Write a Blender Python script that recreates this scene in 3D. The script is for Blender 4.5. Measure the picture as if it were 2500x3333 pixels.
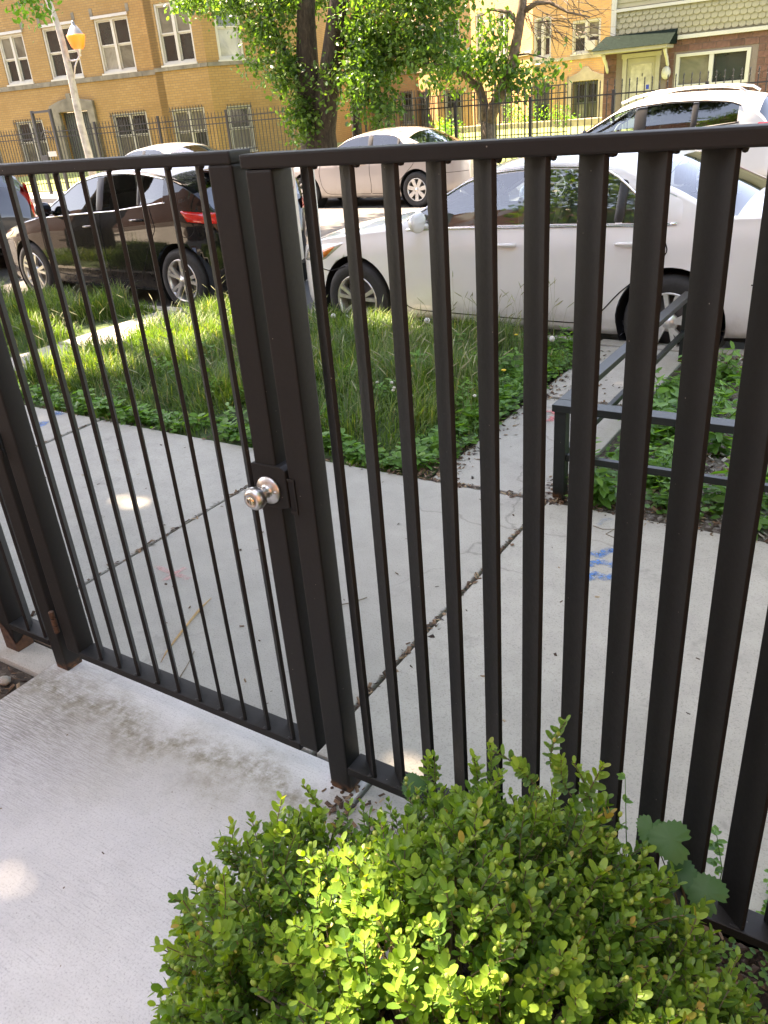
import bpy, bmesh, math, random
import numpy as np
from mathutils import Vector, Matrix

PI = math.pi
scn = bpy.context.scene
for _o in list(bpy.data.objects):
    bpy.data.objects.remove(_o)
C = scn.collection

# ------------------------------------------------------------------ camera
YAW, PITCH, ROLL = math.radians(34.145), math.radians(26.67), math.radians(-4.775)
CAM = Vector((0.0, 0.0, 1.63))
_cy, _sy, _cp, _sp = math.cos(YAW), math.sin(YAW), math.cos(PITCH), math.sin(PITCH)
def _w(x, y, z):                     # camera heading frame -> world (X along the fence, Y across the street)
    return Vector((x*_cy - y*_sy, x*_sy + y*_cy, z))
_fw = _w(0, _cp, -_sp)
_rt = _w(1, 0, 0)
_up = _rt.cross(_fw)
_r2 = _rt*math.cos(ROLL) + _up*math.sin(ROLL)
_u2 = -_rt*math.sin(ROLL) + _up*math.cos(ROLL)
cam_d = bpy.data.cameras.new('camera')
cam_d.sensor_fit = 'VERTICAL'
cam_d.sensor_height = 36.0
cam_d.lens = 28.04
cam_d.clip_start = 0.02
cam_d.clip_end = 1500
cam_o = bpy.data.objects.new('camera', cam_d)
C.objects.link(cam_o)
_m = Matrix((_r2, _u2, -_fw)).transposed().to_4x4()
_m.translation = CAM
cam_o.matrix_world = _m
scn.camera = cam_o

# ------------------------------------------------------------------ sky and sun
SUN_EL = math.radians(60)
SUN_DIR = Vector((-1.0, 0.10, 0.0)).normalized()*math.cos(SUN_EL) + Vector((0, 0, math.sin(SUN_EL)))
world = bpy.data.worlds.new('World')
scn.world = world
world.use_nodes = True
wn = world.node_tree
wn.nodes.clear()
sky = wn.nodes.new('ShaderNodeTexSky')
sky.sky_type = 'NISHITA'
sky.sun_disc = False
sky.sun_elevation = SUN_EL
sky.sun_rotation = math.atan2(SUN_DIR.x, SUN_DIR.y)
sky.air_density = 1.0
sky.dust_density = 1.6
bg = wn.nodes.new('ShaderNodeBackground')
bg.inputs['Strength'].default_value = 0.15
wo = wn.nodes.new('ShaderNodeOutputWorld')
wn.links.new(sky.outputs[0], bg.inputs['Color'])
wn.links.new(bg.outputs[0], wo.inputs['Surface'])
sun_d = bpy.data.lights.new('sun', 'SUN')
sun_d.energy = 4.8
sun_d.angle = math.radians(0.53)
sun_d.color = (1.0, 0.94, 0.84)
sun_o = bpy.data.objects.new('sun', sun_d)
C.objects.link(sun_o)
sun_o.rotation_euler = SUN_DIR.to_track_quat('Z', 'Y').to_euler()
sun_o.location = (0, 0, 30)

scn.view_settings.view_transform = 'Standard'
scn.view_settings.look = 'None'
scn.view_settings.gamma = 1.0
scn.view_settings.use_curve_mapping = False
scn.view_settings.exposure = 3.05
scn.view_settings.use_white_balance = True
scn.view_settings.white_balance_temperature = 8700
scn.view_settings.white_balance_tint = 20
scn.render.engine = 'CYCLES'
scn.cycles.max_bounces = 8
scn.cycles.transparent_max_bounces = 16

# ------------------------------------------------------------------ helpers
rng = np.random.default_rng(7)
R = random.Random(5)

def tag(o, label=None, cat=None, group=None, kind=None):
    if label: o['label'] = label
    if cat: o['category'] = cat
    if group: o['group'] = group
    if kind: o['kind'] = kind
    return o

def thing(name, label, cat, loc=(0, 0, 0), rz=0.0, group=None):
    o = bpy.data.objects.new(name, None)
    o.empty_display_size = 0.2
    C.objects.link(o)
    o.location = loc
    o.rotation_euler = (0, 0, rz)
    return tag(o, label, cat, group)

def put(name, mesh, parent=None, loc=(0, 0, 0), rot=(0, 0, 0), kind=None):
    o = bpy.data.objects.new(name, mesh)
    C.objects.link(o)
    if parent: o.parent = parent
    o.location = loc
    o.rotation_euler = rot
    if kind: o['kind'] = kind
    return o

def copy_tree(o, parent=None):
    c = o.copy()
    C.objects.link(c)
    c.parent = parent
    for ch in list(o.children):
        copy_tree(ch, c)
    return c

class MB:
    """collects faces and links them as one mesh"""
    def __init__(s):
        s.v = []; s.f = []; s.m = []; s.sm = []
    def add(s, vs, fs, mi=0, smooth=False):
        b = len(s.v)
        s.v.extend([tuple(v) for v in vs])
        for f in fs:
            s.f.append(tuple(b+i for i in f)); s.m.append(mi); s.sm.append(smooth)
        return s
    def hexa(s, c, mi=0):            # 8 corners: bottom ring, top ring
        return s.add(c, [(3, 2, 1, 0), (4, 5, 6, 7), (0, 1, 5, 4), (1, 2, 6, 5), (2, 3, 7, 6), (3, 0, 4, 7)], mi)
    def box(s, x0, x1, y0, y1, z0, z1, mi=0):
        return s.hexa([(x0, y0, z0), (x1, y0, z0), (x1, y1, z0), (x0, y1, z0),
                       (x0, y0, z1), (x1, y0, z1), (x1, y1, z1), (x0, y1, z1)], mi)
    def tube(s, pts, r, n=8, mi=0, smooth=True, caps=True):
        pts = [Vector(p) for p in pts]
        k = len(pts)
        rs = r if isinstance(r, (list, tuple)) else [r]*k
        vs = []; prev = None
        for i, p in enumerate(pts):
            d = (pts[min(i+1, k-1)] - pts[max(i-1, 0)])
            d = d.normalized() if d.length > 1e-9 else Vector((0, 0, 1))
            a = prev if prev is not None else (Vector((1, 0, 0)) if abs(d.x) < .8 else Vector((0, 1, 0)))
            a = (a - d*a.dot(d)).normalized(); prev = a
            b = d.cross(a)
            for j in range(n):
                t = 2*PI*j/n
                vs.append(p + (a*math.cos(t) + b*math.sin(t))*rs[i])
        fs = []
        for i in range(k-1):
            for j in range(n):
                j2 = (j+1) % n
                fs.append((i*n+j, i*n+j2, (i+1)*n+j2, (i+1)*n+j))
        if caps:
            fs.append(tuple(reversed(range(n)))); fs.append(tuple(range((k-1)*n, k*n)))
        return s.add(vs, fs, mi, smooth)
    def lathe(s, prof, origin=(0, 0, 0), axis='Z', n=24, mi=0, smooth=True):
        o = Vector(origin); vs = []; k = len(prof)
        for r, h in prof:
            for j in range(n):
                t = 2*PI*j/n
                c, q = r*math.cos(t), r*math.sin(t)
                if axis == 'Z': vs.append(o+Vector((c, q, h)))
                elif axis == 'Y': vs.append(o+Vector((c, h, q)))
                else: vs.append(o+Vector((h, c, q)))
        fs = []
        for i in range(k-1):
            for j in range(n):
                j2 = (j+1) % n
                f = (i*n+j, i*n+j2, (i+1)*n+j2, (i+1)*n+j)
                fs.append(f if axis != 'Y' else f[::-1])
        return s.add(vs, fs, mi, smooth)
    def prism(s, poly, y0, y1, mi=0):    # polygon in (x,z), extruded along y
        n = len(poly)
        vs = [(x, y0, z) for x, z in poly] + [(x, y1, z) for x, z in poly]
        fs = [tuple(range(n)), tuple(reversed(range(n, 2*n)))]
        for i in range(n):
            j = (i+1) % n
            fs.append((i, n+i, n+j, j))
        return s.add(vs, fs, mi)
    def grid(s, P, mi=0, smooth=True, flip=False):   # P: rows of points
        a, b = len(P), len(P[0])
        vs = [p for row in P for p in row]
        fs = []
        for i in range(a-1):
            for j in range(b-1):
                f = (i*b+j, i*b+j+1, (i+1)*b+j+1, (i+1)*b+j)
                fs.append(f[::-1] if flip else f)
        return s.add(vs, fs, mi, smooth)
    def mesh(s, name, mats, bevel=0.0, fix=True, angle=None):
        me = bpy.data.meshes.new(name)
        me.from_pydata(s.v, [], s.f)
        for m in (mats if isinstance(mats, (list, tuple)) else [mats]):
            me.materials.append(m)
        me.polygons.foreach_set('material_index', s.m)
        me.polygons.foreach_set('use_smooth', s.sm)
        if bevel or fix:
            bm = bmesh.new(); bm.from_mesh(me)
            if fix: bmesh.ops.recalc_face_normals(bm, faces=bm.faces)
            if bevel:
                es = [e for e in bm.edges if len(e.link_faces) == 2 and e.calc_face_angle(0) > .6]
                bmesh.ops.bevel(bm, geom=es, offset=bevel, segments=2, profile=.6, affect='EDGES', clamp_overlap=True)
            bm.to_mesh(me); bm.free()
        me.update()
        return me
    def build(s, name, mats, parent=None, loc=(0, 0, 0), rot=(0, 0, 0), bevel=0.0, fix=True, kind=None):
        return put(name, s.mesh(name, mats, bevel, fix), parent, loc, rot, kind)

def np_mesh(name, V, F, mats, tint=None, midx=None, smooth=True):
    """V (n,3), F (m,k) fixed polygon size or list of arrays"""
    me = bpy.data.meshes.new(name)
    Fs = F if isinstance(F, list) else [F]
    Fs = [f for f in Fs if len(f)]
    loops = np.concatenate([f.ravel() for f in Fs]).astype(np.int32)
    tot = np.concatenate([np.full(len(f), f.shape[1]) for f in Fs]).astype(np.int32)
    st = np.concatenate([[0], np.cumsum(tot)[:-1]]).astype(np.int32)
    me.vertices.add(len(V)); me.vertices.foreach_set('co', np.ascontiguousarray(V, dtype=np.float32).ravel())
    me.loops.add(len(loops)); me.loops.foreach_set('vertex_index', loops)
    me.polygons.add(len(tot)); me.polygons.foreach_set('loop_start', st)
    me.polygons.foreach_set('loop_total', tot)
    for m in (mats if isinstance(mats, (list, tuple)) else [mats]): me.materials.append(m)
    if midx is not None: me.polygons.foreach_set('material_index', midx.astype(np.int32))
    me.polygons.foreach_set('use_smooth', np.full(len(tot), smooth))
    me.update(calc_edges=True)
    if tint is not None:
        a = me.attributes.new('tint', 'FLOAT', 'FACE'); a.data.foreach_set('value', tint.astype(np.float32))
    me.validate()
    return me

# ------------------------------------------------------------------ materials
class NT:
    def __init__(s, name):
        s.m = bpy.data.materials.new(name); s.m.use_nodes = True
        s.t = s.m.node_tree; s.t.nodes.clear()
        s.out = s.t.nodes.new('ShaderNodeOutputMaterial')
    def n(s, typ, **kw):
        o = s.t.nodes.new('ShaderNode'+typ)
        for k, v in kw.items():
            if k.startswith('_'): setattr(o, k[1:], v)
            else:
                key = int(k[1:]) if k[0] == 'i' and k[1:].isdigit() else k.replace('__', ' ')
                if isinstance(v, bpy.types.NodeSocket): s.t.links.new(v, o.inputs[key])
                else: o.inputs[key].default_value = v
        return o
    def l(s, a, b): s.t.links.new(a, b)
    def coord(s, kind='Object', scale=(1, 1, 1), loc=(0, 0, 0), rot=(0, 0, 0)):
        if kind == 'World': src = s.n('NewGeometry').outputs['Position']
        else: src = s.n('TexCoord').outputs[kind]
        mp = s.n('Mapping'); s.l(src, mp.inputs[0])
        mp.inputs['Scale'].default_value = scale; mp.inputs['Location'].default_value = loc; mp.inputs['Rotation'].default_value = rot
        return mp.outputs[0]
    def noise(s, vec, scale, detail=4, rough=.55, dist=0.0):
        return s.n('TexNoise', Vector=vec, Scale=scale, Detail=detail, Roughness=rough, Distortion=dist).outputs[0]
    def ramp(s, fac, stops, interp='LINEAR'):
        r = s.n('ValToRGB', Fac=fac); e = r.color_ramp.elements
        r.color_ramp.interpolation = interp
        while len(e) < len(stops): e.new(.5)
        for k, (p, c) in enumerate(stops):
            e[k].position = p
            e[k].color = (c, c, c, 1) if isinstance(c, (int, float)) else (c[0], c[1], c[2], 1)
        return r.outputs[0]
    def mix(s, fac, a, b, mode='MIX'):
        o = s.t.nodes.new('ShaderNodeMix'); o.data_type = 'RGBA'; o.blend_type = mode
        for k, v in ((0, fac), (6, a), (7, b)):
            if isinstance(v, bpy.types.NodeSocket): s.l(v, o.inputs[k])
            elif k == 0: o.inputs[k].default_value = v
            else: o.inputs[k].default_value = (v[0], v[1], v[2], 1)
        return o.outputs[2]
    def math(s, op, a, b=0.0, clamp=False):
        o = s.t.nodes.new('ShaderNodeMath'); o.operation = op; o.use_clamp = clamp
        for k, v in ((0, a), (1, b)):
            if isinstance(v, bpy.types.NodeSocket): s.l(v, o.inputs[k])
            else: o.inputs[k].default_value = v
        return o.outputs[0]
    def sep(s, v):
        return s.n('SeparateXYZ', Vector=v).outputs
    def bump(s, h, strength=.3, dist=.01):
        return s.n('Bump', Height=h, Strength=strength, Distance=dist).outputs[0]
    def princ(s, col, rough=.6, metal=0.0, normal=None, **kw):
        p = s.n('BsdfPrincipled')
        for k, v in (('Base Color', col), ('Roughness', rough), ('Metallic', metal)):
            if isinstance(v, bpy.types.NodeSocket): s.l(v, p.inputs[k])
            elif k == 'Base Color': p.inputs[k].default_value = (v[0], v[1], v[2], 1)
            else: p.inputs[k].default_value = v
        if normal is not None: s.l(normal, p.inputs['Normal'])
        for k, v in kw.items():
            k = k.replace('__', ' ')
            if isinstance(v, bpy.types.NodeSocket): s.l(v, p.inputs[k])
            else: p.inputs[k].default_value = v
        return p.outputs[0]
    def end(s, sh):
        s.l(sh, s.out.inputs['Surface']); return s.m

def plain(name, col, rough=.6, metal=0.0, nscale=30, namt=.12, bump=0.0, **kw):
    t = NT(name); v = t.coord('Object')
    n = t.noise(v, nscale, 5)
    c = t.mix(t.ramp(n, [(.3, 0.0), (.7, 1.0)]), [x*(1-namt) for x in col], [min(1, x*(1+namt)) for x in col])
    nb = t.bump(t.noise(v, nscale*3, 3), bump, .003) if bump else None
    return t.end(t.princ(c, rough, metal, nb, **kw))

M = {}
def mat_concrete(name, base, dark, speck, broom=0.0, stain=False):
    t = NT(name); v = t.coord('World')
    big = t.math('ADD', t.noise(v, 1.3, 5, .6), t.math('MULTIPLY', t.math('SUBTRACT', t.n('ObjectInfo').outputs['Random'], .5), .22))
    mid = t.noise(v, 9, 5, .65)
    fine = t.noise(v, 180, 3, .7)
    c = t.mix(t.ramp(big, [(.3, 0), (.72, 1)]), dark, base)
    c = t.mix(t.math('MULTIPLY', t.ramp(mid, [(.35, 1), (.62, 0)]), .35), c, [x*.78 for x in dark])
    c = t.mix(t.math('MULTIPLY', t.ramp(fine, [(.3, 1), (.48, 0)]), speck), c, [x*.45 for x in dark])
    grit = t.ramp(t.noise(v, 420, 2, .6), [(.62, 0), (.72, 1)])
    c = t.mix(t.math('MULTIPLY', grit, .22), c, [min(1, x*1.3) for x in base])
    sp = t.n('TexVoronoi', Vector=v, Scale=38.0).outputs['Distance']
    dots = t.math('MULTIPLY', t.ramp(sp, [(.045, 1), (.075, 0)]), t.ramp(t.noise(v, 3.3, 2), [(.5, 0), (.6, 1)]))
    c = t.mix(t.math('MULTIPLY', dots, .75), c, (.06, .05, .04))
    h = t.math('ADD', t.math('MULTIPLY', fine, .5), t.math('MULTIPLY', mid, .8))
    blot = t.math('MULTIPLY', t.ramp(t.noise(v, 4.3, 3, .6, .6), [(.60, 0), (.70, 1)]), t.ramp(t.noise(v, 45, 4, .7), [(.42, 0), (.62, 1)]))
    c = t.mix(t.math('MULTIPLY', blot, .5), c, [x*.5 for x in dark])
    if not broom:
        wv = t.n('VectorMath', _operation='ADD', i0=v, i1=t.n('VectorMath', _operation='SCALE', i0=t.n('TexNoise', Vector=v, Scale=2.5, Detail=5.0).outputs['Color'], Scale=.35).outputs[0]).outputs[0]
        ed = t.n('TexVoronoi', _feature='DISTANCE_TO_EDGE', Vector=wv, Scale=.55).outputs['Distance']
        crk = t.math('MULTIPLY', t.ramp(ed, [(.0, 1), (.0035, 0)]), t.ramp(t.noise(v, .9, 2), [(.50, 0), (.56, 1)]))
        c = t.mix(t.math('MULTIPLY', crk, .4), c, (.07, .06, .05))
    if broom:
        vb = t.coord('World', scale=(14, 260, 1))
        b = t.noise(vb, 1.0, 3, .7)
        m = t.ramp(t.noise(v, 2.2, 3), [(.35, .15), (.7, 1)])
        c = t.mix(t.math('MULTIPLY', t.math('MULTIPLY', t.ramp(b, [(.33, 1), (.47, 0)]), m), broom), c, [x*.5 for x in dark])
        h = t.math('ADD', h, t.math('MULTIPLY', b, .8))
    if stain:
        xyz = t.sep(v)
        wob = t.math('MULTIPLY', t.math('SUBTRACT', t.noise(v, 5, 4), .5), .34)
        d = t.math('ABSOLUTE', t.math('SUBTRACT', t.math('ADD', xyz[1], wob), 1.135))
        k = t.math('MULTIPLY', t.ramp(d, [(0, 1), (.11, 0)]), t.ramp(t.noise(v, 26, 5, .7), [(.38, 0), (.6, 1)]))
        c = t.mix(t.math('MULTIPLY', k, .8), c, (.10, .085, .045))
        k2 = t.ramp(t.math('ABSOLUTE', t.math('SUBTRACT', t.math('ADD', xyz[1], wob), 1.10)), [(0, 1), (.26, 0)])
        c = t.mix(t.math('MULTIPLY', k2, .28), c, (.30, .27, .16))
        # grime worn into the broomed corner by the hinge post
        dx = t.math('ADD', xyz[0], 2.15); dy = t.math('SUBTRACT', xyz[1], 1.0)
        rr = t.math('SQRT', t.math('ADD', t.math('MULTIPLY', dx, dx), t.math('MULTIPLY', t.math('MULTIPLY', dy, dy), 3.0)))
        k3 = t.math('MULTIPLY', t.ramp(rr, [(.1, 1), (.75, 0)]), t.ramp(t.noise(vb, 1.0, 4, .75), [(.42, 0), (.56, 1)]))
        c = t.mix(t.math('MULTIPLY', k3, .6), c, (.10, .09, .07))
    return t.end(t.princ(c, .88, 0, t.bump(h, .35, .004)))
M['pad'] = mat_concrete('pale_broomed_concrete', (.60, .60, .585), (.49, .49, .485), .6, .5, True)
M['slab'] = mat_concrete('weathered_concrete', (.37, .357, .312), (.29, .28, .247), .6)
M['curb'] = mat_concrete('kerb_concrete', (.40, .38, .33), (.27, .25, .21), .6)

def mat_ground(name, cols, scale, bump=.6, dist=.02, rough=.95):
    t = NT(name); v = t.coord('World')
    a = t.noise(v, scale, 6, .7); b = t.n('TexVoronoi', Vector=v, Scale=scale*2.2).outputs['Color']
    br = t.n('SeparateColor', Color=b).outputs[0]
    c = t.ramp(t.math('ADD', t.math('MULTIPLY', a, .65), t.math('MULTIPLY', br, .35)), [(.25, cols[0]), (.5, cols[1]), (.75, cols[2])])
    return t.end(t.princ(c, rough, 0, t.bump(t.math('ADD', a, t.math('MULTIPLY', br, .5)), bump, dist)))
M['soil'] = mat_ground('dark_soil', [(.02, .015, .01), (.055, .04, .028), (.13, .10, .075)], 18)
M['mulch'] = mat_ground('bark_mulch', [(.012, .008, .005), (.03, .018, .011), (.07, .042, .026)], 75)
M['gravel'] = mat_ground('grey_gravel_and_bark', [(.04, .025, .018), (.12, .10, .085), (.30, .28, .26)], 34)
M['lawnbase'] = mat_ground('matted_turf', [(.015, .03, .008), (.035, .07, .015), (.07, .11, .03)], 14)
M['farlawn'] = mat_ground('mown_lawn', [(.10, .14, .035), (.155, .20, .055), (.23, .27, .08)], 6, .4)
M['earth'] = mat_ground('open_ground', [(.06, .055, .04), (.10, .09, .065), (.16, .14, .10)], 1.5, .2)
def _asph():
    t = NT('worn_asphalt'); v = t.coord('World')
    a = t.noise(v, 220, 3, .7); b = t.noise(v, .7, 4, .6)
    c = t.ramp(a, [(.3, (.035, .035, .036)), (.55, (.075, .073, .070)), (.8, (.17, .165, .155))])
    c = t.mix(t.ramp(b, [(.4, 0), (.65, .5)]), c, (.11, .105, .095))
    return t.end(t.princ(c, .85, 0, t.bump(a, .5, .006)))
M['asphalt'] = _asph()

def mat_iron(name, base, warm, rough=.50):
    t = NT(name); v = t.coord('World')
    n = t.noise(v, 6, 4); f = t.noise(v, 90, 3, .7)
    c = t.mix(t.ramp(n, [(.35, 0), (.65, 1)]), base, warm)
    chip = t.ramp(t.n('TexVoronoi', Vector=v, Scale=34.0).outputs['Distance'], [(.028, 1), (.05, 0)])
    chip = t.math('MULTIPLY', chip, t.ramp(t.noise(v, 8, 2), [(.49, 0), (.56, 1)]))
    c = t.mix(chip, c, (.26, .23, .20))
    xyz = t.sep(v)
    low = t.math('MULTIPLY', t.ramp(xyz[2], [(.004, 1), (.03, 0)]), t.ramp(t.noise(v, 35, 4, .7), [(.40, 0), (.60, 1)]))
    c = t.mix(low, c, (.16, .07, .03))
    r = t.math('ADD', rough, t.math('MULTIPLY', f, .18))
    return t.end(t.princ(c, r, 0, t.bump(t.math('ADD', f, t.math('MULTIPLY', t.noise(v, 14, 3), .6)), .12, .002), Specular__IOR__Level=.30))
M['iron'] = mat_iron('black_brown_enamel', (.0086, .0088, .0087), (.0118, .0113, .0104))
M['iron2'] = mat_iron('black_gloss_enamel', (.010, .013, .012), (.016, .020, .018), .30)
M['farion'] = plain('far_iron_paint', (.018, .018, .018), .5)
M['rust'] = plain('orange_rust', (.065, .032, .017), .9, nscale=60, namt=.5, bump=.4)
M['steel'] = plain('brushed_nickel', (.58, .57, .55), .36, 1.0, 80, .05)
M['brass'] = plain('brass_core', (.75, .62, .40), .25, 1.0, 80, .05)
M['black'] = plain('black_plastic', (.012, .012, .012), .45)
M['rubber'] = plain('tyre_rubber', (.022, .022, .022), .75, nscale=60, namt=.25, bump=.3)
M['dark'] = plain('dark_recess', (.004, .004, .004), .9)

def leafmat(name, stops, trans=.35, rough=.42, transcol=None, attr=True):
    t = NT(name)
    if attr: f = t.n('Attribute', _attribute_name='tint').outputs['Fac']
    else: f = t.noise(t.coord('Object'), 9, 3)
    c = t.ramp(f, stops)
    p = t.princ(c, rough, 0, None, Specular__IOR__Level=.4)
    tc = t.mix(1.0, c, transcol or (1.0, 1.0, .35), 'MULTIPLY')
    tc = t.mix(1.0, tc, (2.4, 2.4, 2.0), 'MULTIPLY')
    tr = t.n('BsdfTranslucent', Color=tc).outputs[0]
    mx = t.n('MixShader', Fac=trans); t.l(p, mx.inputs[1]); t.l(tr, mx.inputs[2])
    return t.end(mx.outputs[0])
M['box'] = leafmat('boxwood_leaf', [(0, (.036, .095, .019)), (.35, (.075, .165, .028)), (.7, (.175, .285, .042)), (.93, (.19, .29, .045)), (1, (.34, .24, .07))], .32)
M['boxfruit'] = leafmat('boxwood_capsule', [(0, (.20, .30, .06)), (.7, (.34, .42, .09)), (1, (.46, .45, .15))], .2, .5)
M['twig'] = plain('brown_twig', (.13, .10, .06), .8)
M['treeleaf'] = leafmat('tree_leaf', [(0, (.022, .06, .016)), (.5, (.048, .11, .024)), (1, (.095, .17, .035))], .40, .38)
M['bigleaf'] = leafmat('broad_weed_leaf', [(0, (.025, .09, .025)), (1, (.05, .13, .035))], .25, .55)
M['grass'] = leafmat('long_grass', [(0, (.035, .08, .016)), (.5, (.075, .145, .028)), (.85, (.16, .22, .05)), (1, (.26, .24, .11))], .35, .5)
M['weed'] = leafmat('weed_leaf', [(0, (.04, .12, .022)), (.6, (.08, .20, .035)), (1, (.14, .28, .05))], .35, .5)
M['bark'] = None
def _bark():
    t = NT('furrowed_bark'); v = t.coord('World', scale=(1, 1, .25))
    a = t.noise(v, 16, 6, .7); c = t.ramp(a, [(.3, (.018, .014, .010)), (.55, (.06, .047, .034)), (.8, (.14, .115, .085))])
    return t.end(t.princ(c, .95, 0, t.bump(a, 1.0, .04)))
M['bark'] = _bark()
M['bark2'] = plain('sunny_brown_bark', (.13, .095, .065), .9, nscale=14, namt=.4, bump=.6)

def mat_brick(name, c1, c2, mortar, bw, bh, mw, blotch=.4):
    t = NT(name); v = t.coord('Object')
    xyz = t.sep(v)
    cv = t.n('CombineXYZ', X=xyz[0], Y=xyz[2]).outputs[0]
    b = t.n('TexBrick', Vector=cv, Color1=(*c1, 1), Color2=(*c2, 1), Mortar=(*mortar, 1), Scale=1.0)
    b.inputs['Mortar Size'].default_value = mw; b.inputs['Brick Width'].default_value = bw
    b.inputs['Row Height'].default_value = bh; b.inputs['Bias'].default_value = 0
    n = t.noise(v, .8, 5, .6)
    streak = t.noise(t.coord('Object', scale=(1.6, 1.6, .3)), 1.0, 5, .7)
    c = t.mix(t.math('MULTIPLY', t.ramp(n, [(.35, 1), (.6, 0)]), blotch), b.outputs[0], [x*.72 for x in c1])
    c = t.mix(t.math('MULTIPLY', t.ramp(streak, [(.55, 0), (.75, 1)]), blotch*.6), c, [x*.45 for x in c1])
    return t.end(t.princ(c, .9, 0, t.bump(b.outputs['Fac'], -.5, .008)))
M['ybrick'] = mat_brick('yellow_face_brick', (.30, .172, .050), (.35, .21, .068), (.21, .14, .062), .21, .075, .009)
M['stone'] = plain('weathered_limestone', (.165, .145, .10), .9, nscale=3, namt=.35)
M['stone2'] = plain('limestone_surround', (.36, .31, .21), .9, nscale=2, namt=.3)
M['cream'] = plain('cream_window_paint', (.47, .44, .35), .55, nscale=4, namt=.08)
M['whitep'] = plain('white_trim_paint', (.44, .42, .36), .5, nscale=3, namt=.06)
M['housecream'] = plain('cream_house_trim', (.34, .31, .245), .6, nscale=4, namt=.08)
M['redbrick'] = plain('red_block', (.12, .055, .04), .85, nscale=2.5, namt=.45, bump=.3)
M['mortar'] = plain('grey_mortar', (.17, .13, .11), .95)
M['shingle'] = plain('sage_shingle', (.26, .232, .14), .7, nscale=1.5, namt=.1)
M['roofing'] = plain('green_black_roofing', (.008, .014, .011), .95, nscale=20, namt=.4, bump=.4, Specular__IOR__Level=.04)
M['greydoor'] = plain('grey_green_door', (.09, .10, .075), .6)
M['curtain'] = plain('pale_curtain', (.42, .38, .30), .8, nscale=5, namt=.3)

def mat_glass(name, tint, amb=.35, rough=.02):
    t = NT(name)
    tr = t.n('BsdfTransparent', Color=(*tint, 1)).outputs[0]
    gl = t.n('BsdfGlossy', Color=(1, 1, 1, 1), Roughness=rough).outputs[0]
    fr = t.n('Fresnel', IOR=1.55).outputs[0]
    f = t.math('ADD', t.math('MULTIPLY', fr, 1.0), amb, clamp=True)
    mx = t.n('MixShader', Fac=f); t.l(tr, mx.inputs[1]); t.l(gl, mx.inputs[2])
    return t.end(mx.outputs[0])
M['glass'] = mat_glass('tinted_car_glass', (.70, .80, .83), .06)
M['darkglass'] = mat_glass('privacy_glass', (.10, .12, .12), .04)
def _pane(name, c):
    t = NT(name); v = t.coord('World')
    n = t.noise(v, 1.2, 4, .6, 1.0)
    col = t.ramp(n, [(.35, c), (.7, [x*2.2 for x in c])])
    return t.end(t.princ(col, .08, 0, t.bump(t.noise(v, 1.5, 2), .05, .02), Specular__IOR__Level=.8))
M['pane'] = _pane('dark_window_pane', (.012, .016, .013))
M['blind'] = _pane('blind_behind_pane', (.15, .14, .10))
M['greenpane'] = _pane('tree_lit_pane', (.03, .045, .02))  # green reflection of trees put into the pane colour
M['panelight'] = _pane('curtained_window_pane', (.085, .08, .055))

def carpaint(name, col, metal=0.0, rough=.35, spec=.5):
    t = NT(name); v = t.coord('Object')
    n = t.noise(v, 3, 4)
    c = t.mix(t.ramp(n, [(.35, 0), (.7, 1)]), [x*.94 for x in col], col)
    xyz = t.sep(v)
    d = t.math('MULTIPLY', t.ramp(xyz[2], [(.15, .5), (.5, 0)]), t.ramp(t.noise(v, 8, 4, .7), [(.35, 0), (.7, 1)]))
    c = t.mix(d, c, (.16, .13, .09))
    return t.end(t.princ(c, rough, metal, None, Coat__Weight=1.0, Coat__Roughness=.03, Specular__IOR__Level=spec))
M['pwhite'] = carpaint('pearl_white_paint', (.765, .768, .762))
M['pwhite2'] = carpaint('clean_white_paint', (.66, .655, .64))
M['pblack'] = carpaint('black_metallic_paint', (.003, .0035, .0045), .0, .4, .05)
M['pblack2'] = carpaint('dark_plum_paint', (.012, .009, .010), .3, .3)
M['psilver'] = carpaint('silver_beige_paint', (.46, .42, .39), .5, .4)
M['pgrey'] = carpaint('pale_blue_grey_paint', (.38, .41, .42), .5, .4)
M['chrome'] = plain('bright_trim', (.75, .77, .82), .16, 1.0, 20, .03)
M['rim'] = plain('alloy_rim', (.68, .67, .64), .34, .7, 20, .12)
M['rimdark'] = plain('alloy_rim_shadow', (.10, .10, .10), .5, .5)
M['redlens'] = plain('red_lens', (.50, .012, .012), .12, nscale=60, namt=.3, Coat__Weight=1.0, Emission__Color=(.8, .02, .01, 1), Emission__Strength=0.0)
M['amber'] = plain('amber_lens', (.75, .20, .03), .15, nscale=60, namt=.2, Coat__Weight=1.0)
M['clearlens'] = plain('clear_headlamp_lens', (.45, .46, .42), .1, .3, 40, .25, Coat__Weight=1.0)
M['seat'] = plain('grey_cloth_seat', (.20, .21, .21), .8)
M['beige'] = plain('pale_interior_trim', (.22, .24, .21), .7)
def paintmark(name, col, amt=.85):
    t = NT(name); v = t.coord('World')
    uv = t.n('Attribute', _attribute_name='edge').outputs['Fac']
    n = t.noise(v, 60, 5, .75)
    a = t.math('MULTIPLY', t.ramp(uv, [(.02, 0), (.5, 1)]), t.ramp(t.math('ADD', n, t.math('MULTIPLY', uv, .14)), [(.47, 0), (.74, 1)]))
    p = t.princ(col, .8)
    tr = t.n('BsdfTransparent').outputs[0]
    mx = t.n('MixShader', Fac=t.math('MULTIPLY', a, amt)); t.l(tr, mx.inputs[1]); t.l(p, mx.inputs[2])
    return t.end(mx.outputs[0])
M['bluespray'] = paintmark('blue_spray_paint', (.035, .17, .42))
M['redspray'] = paintmark('red_spray_paint', (.62, .12, .13), .8)
M['pinkspray'] = paintmark('faded_pink_spray_paint', (.66, .22, .22), .5)
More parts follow.
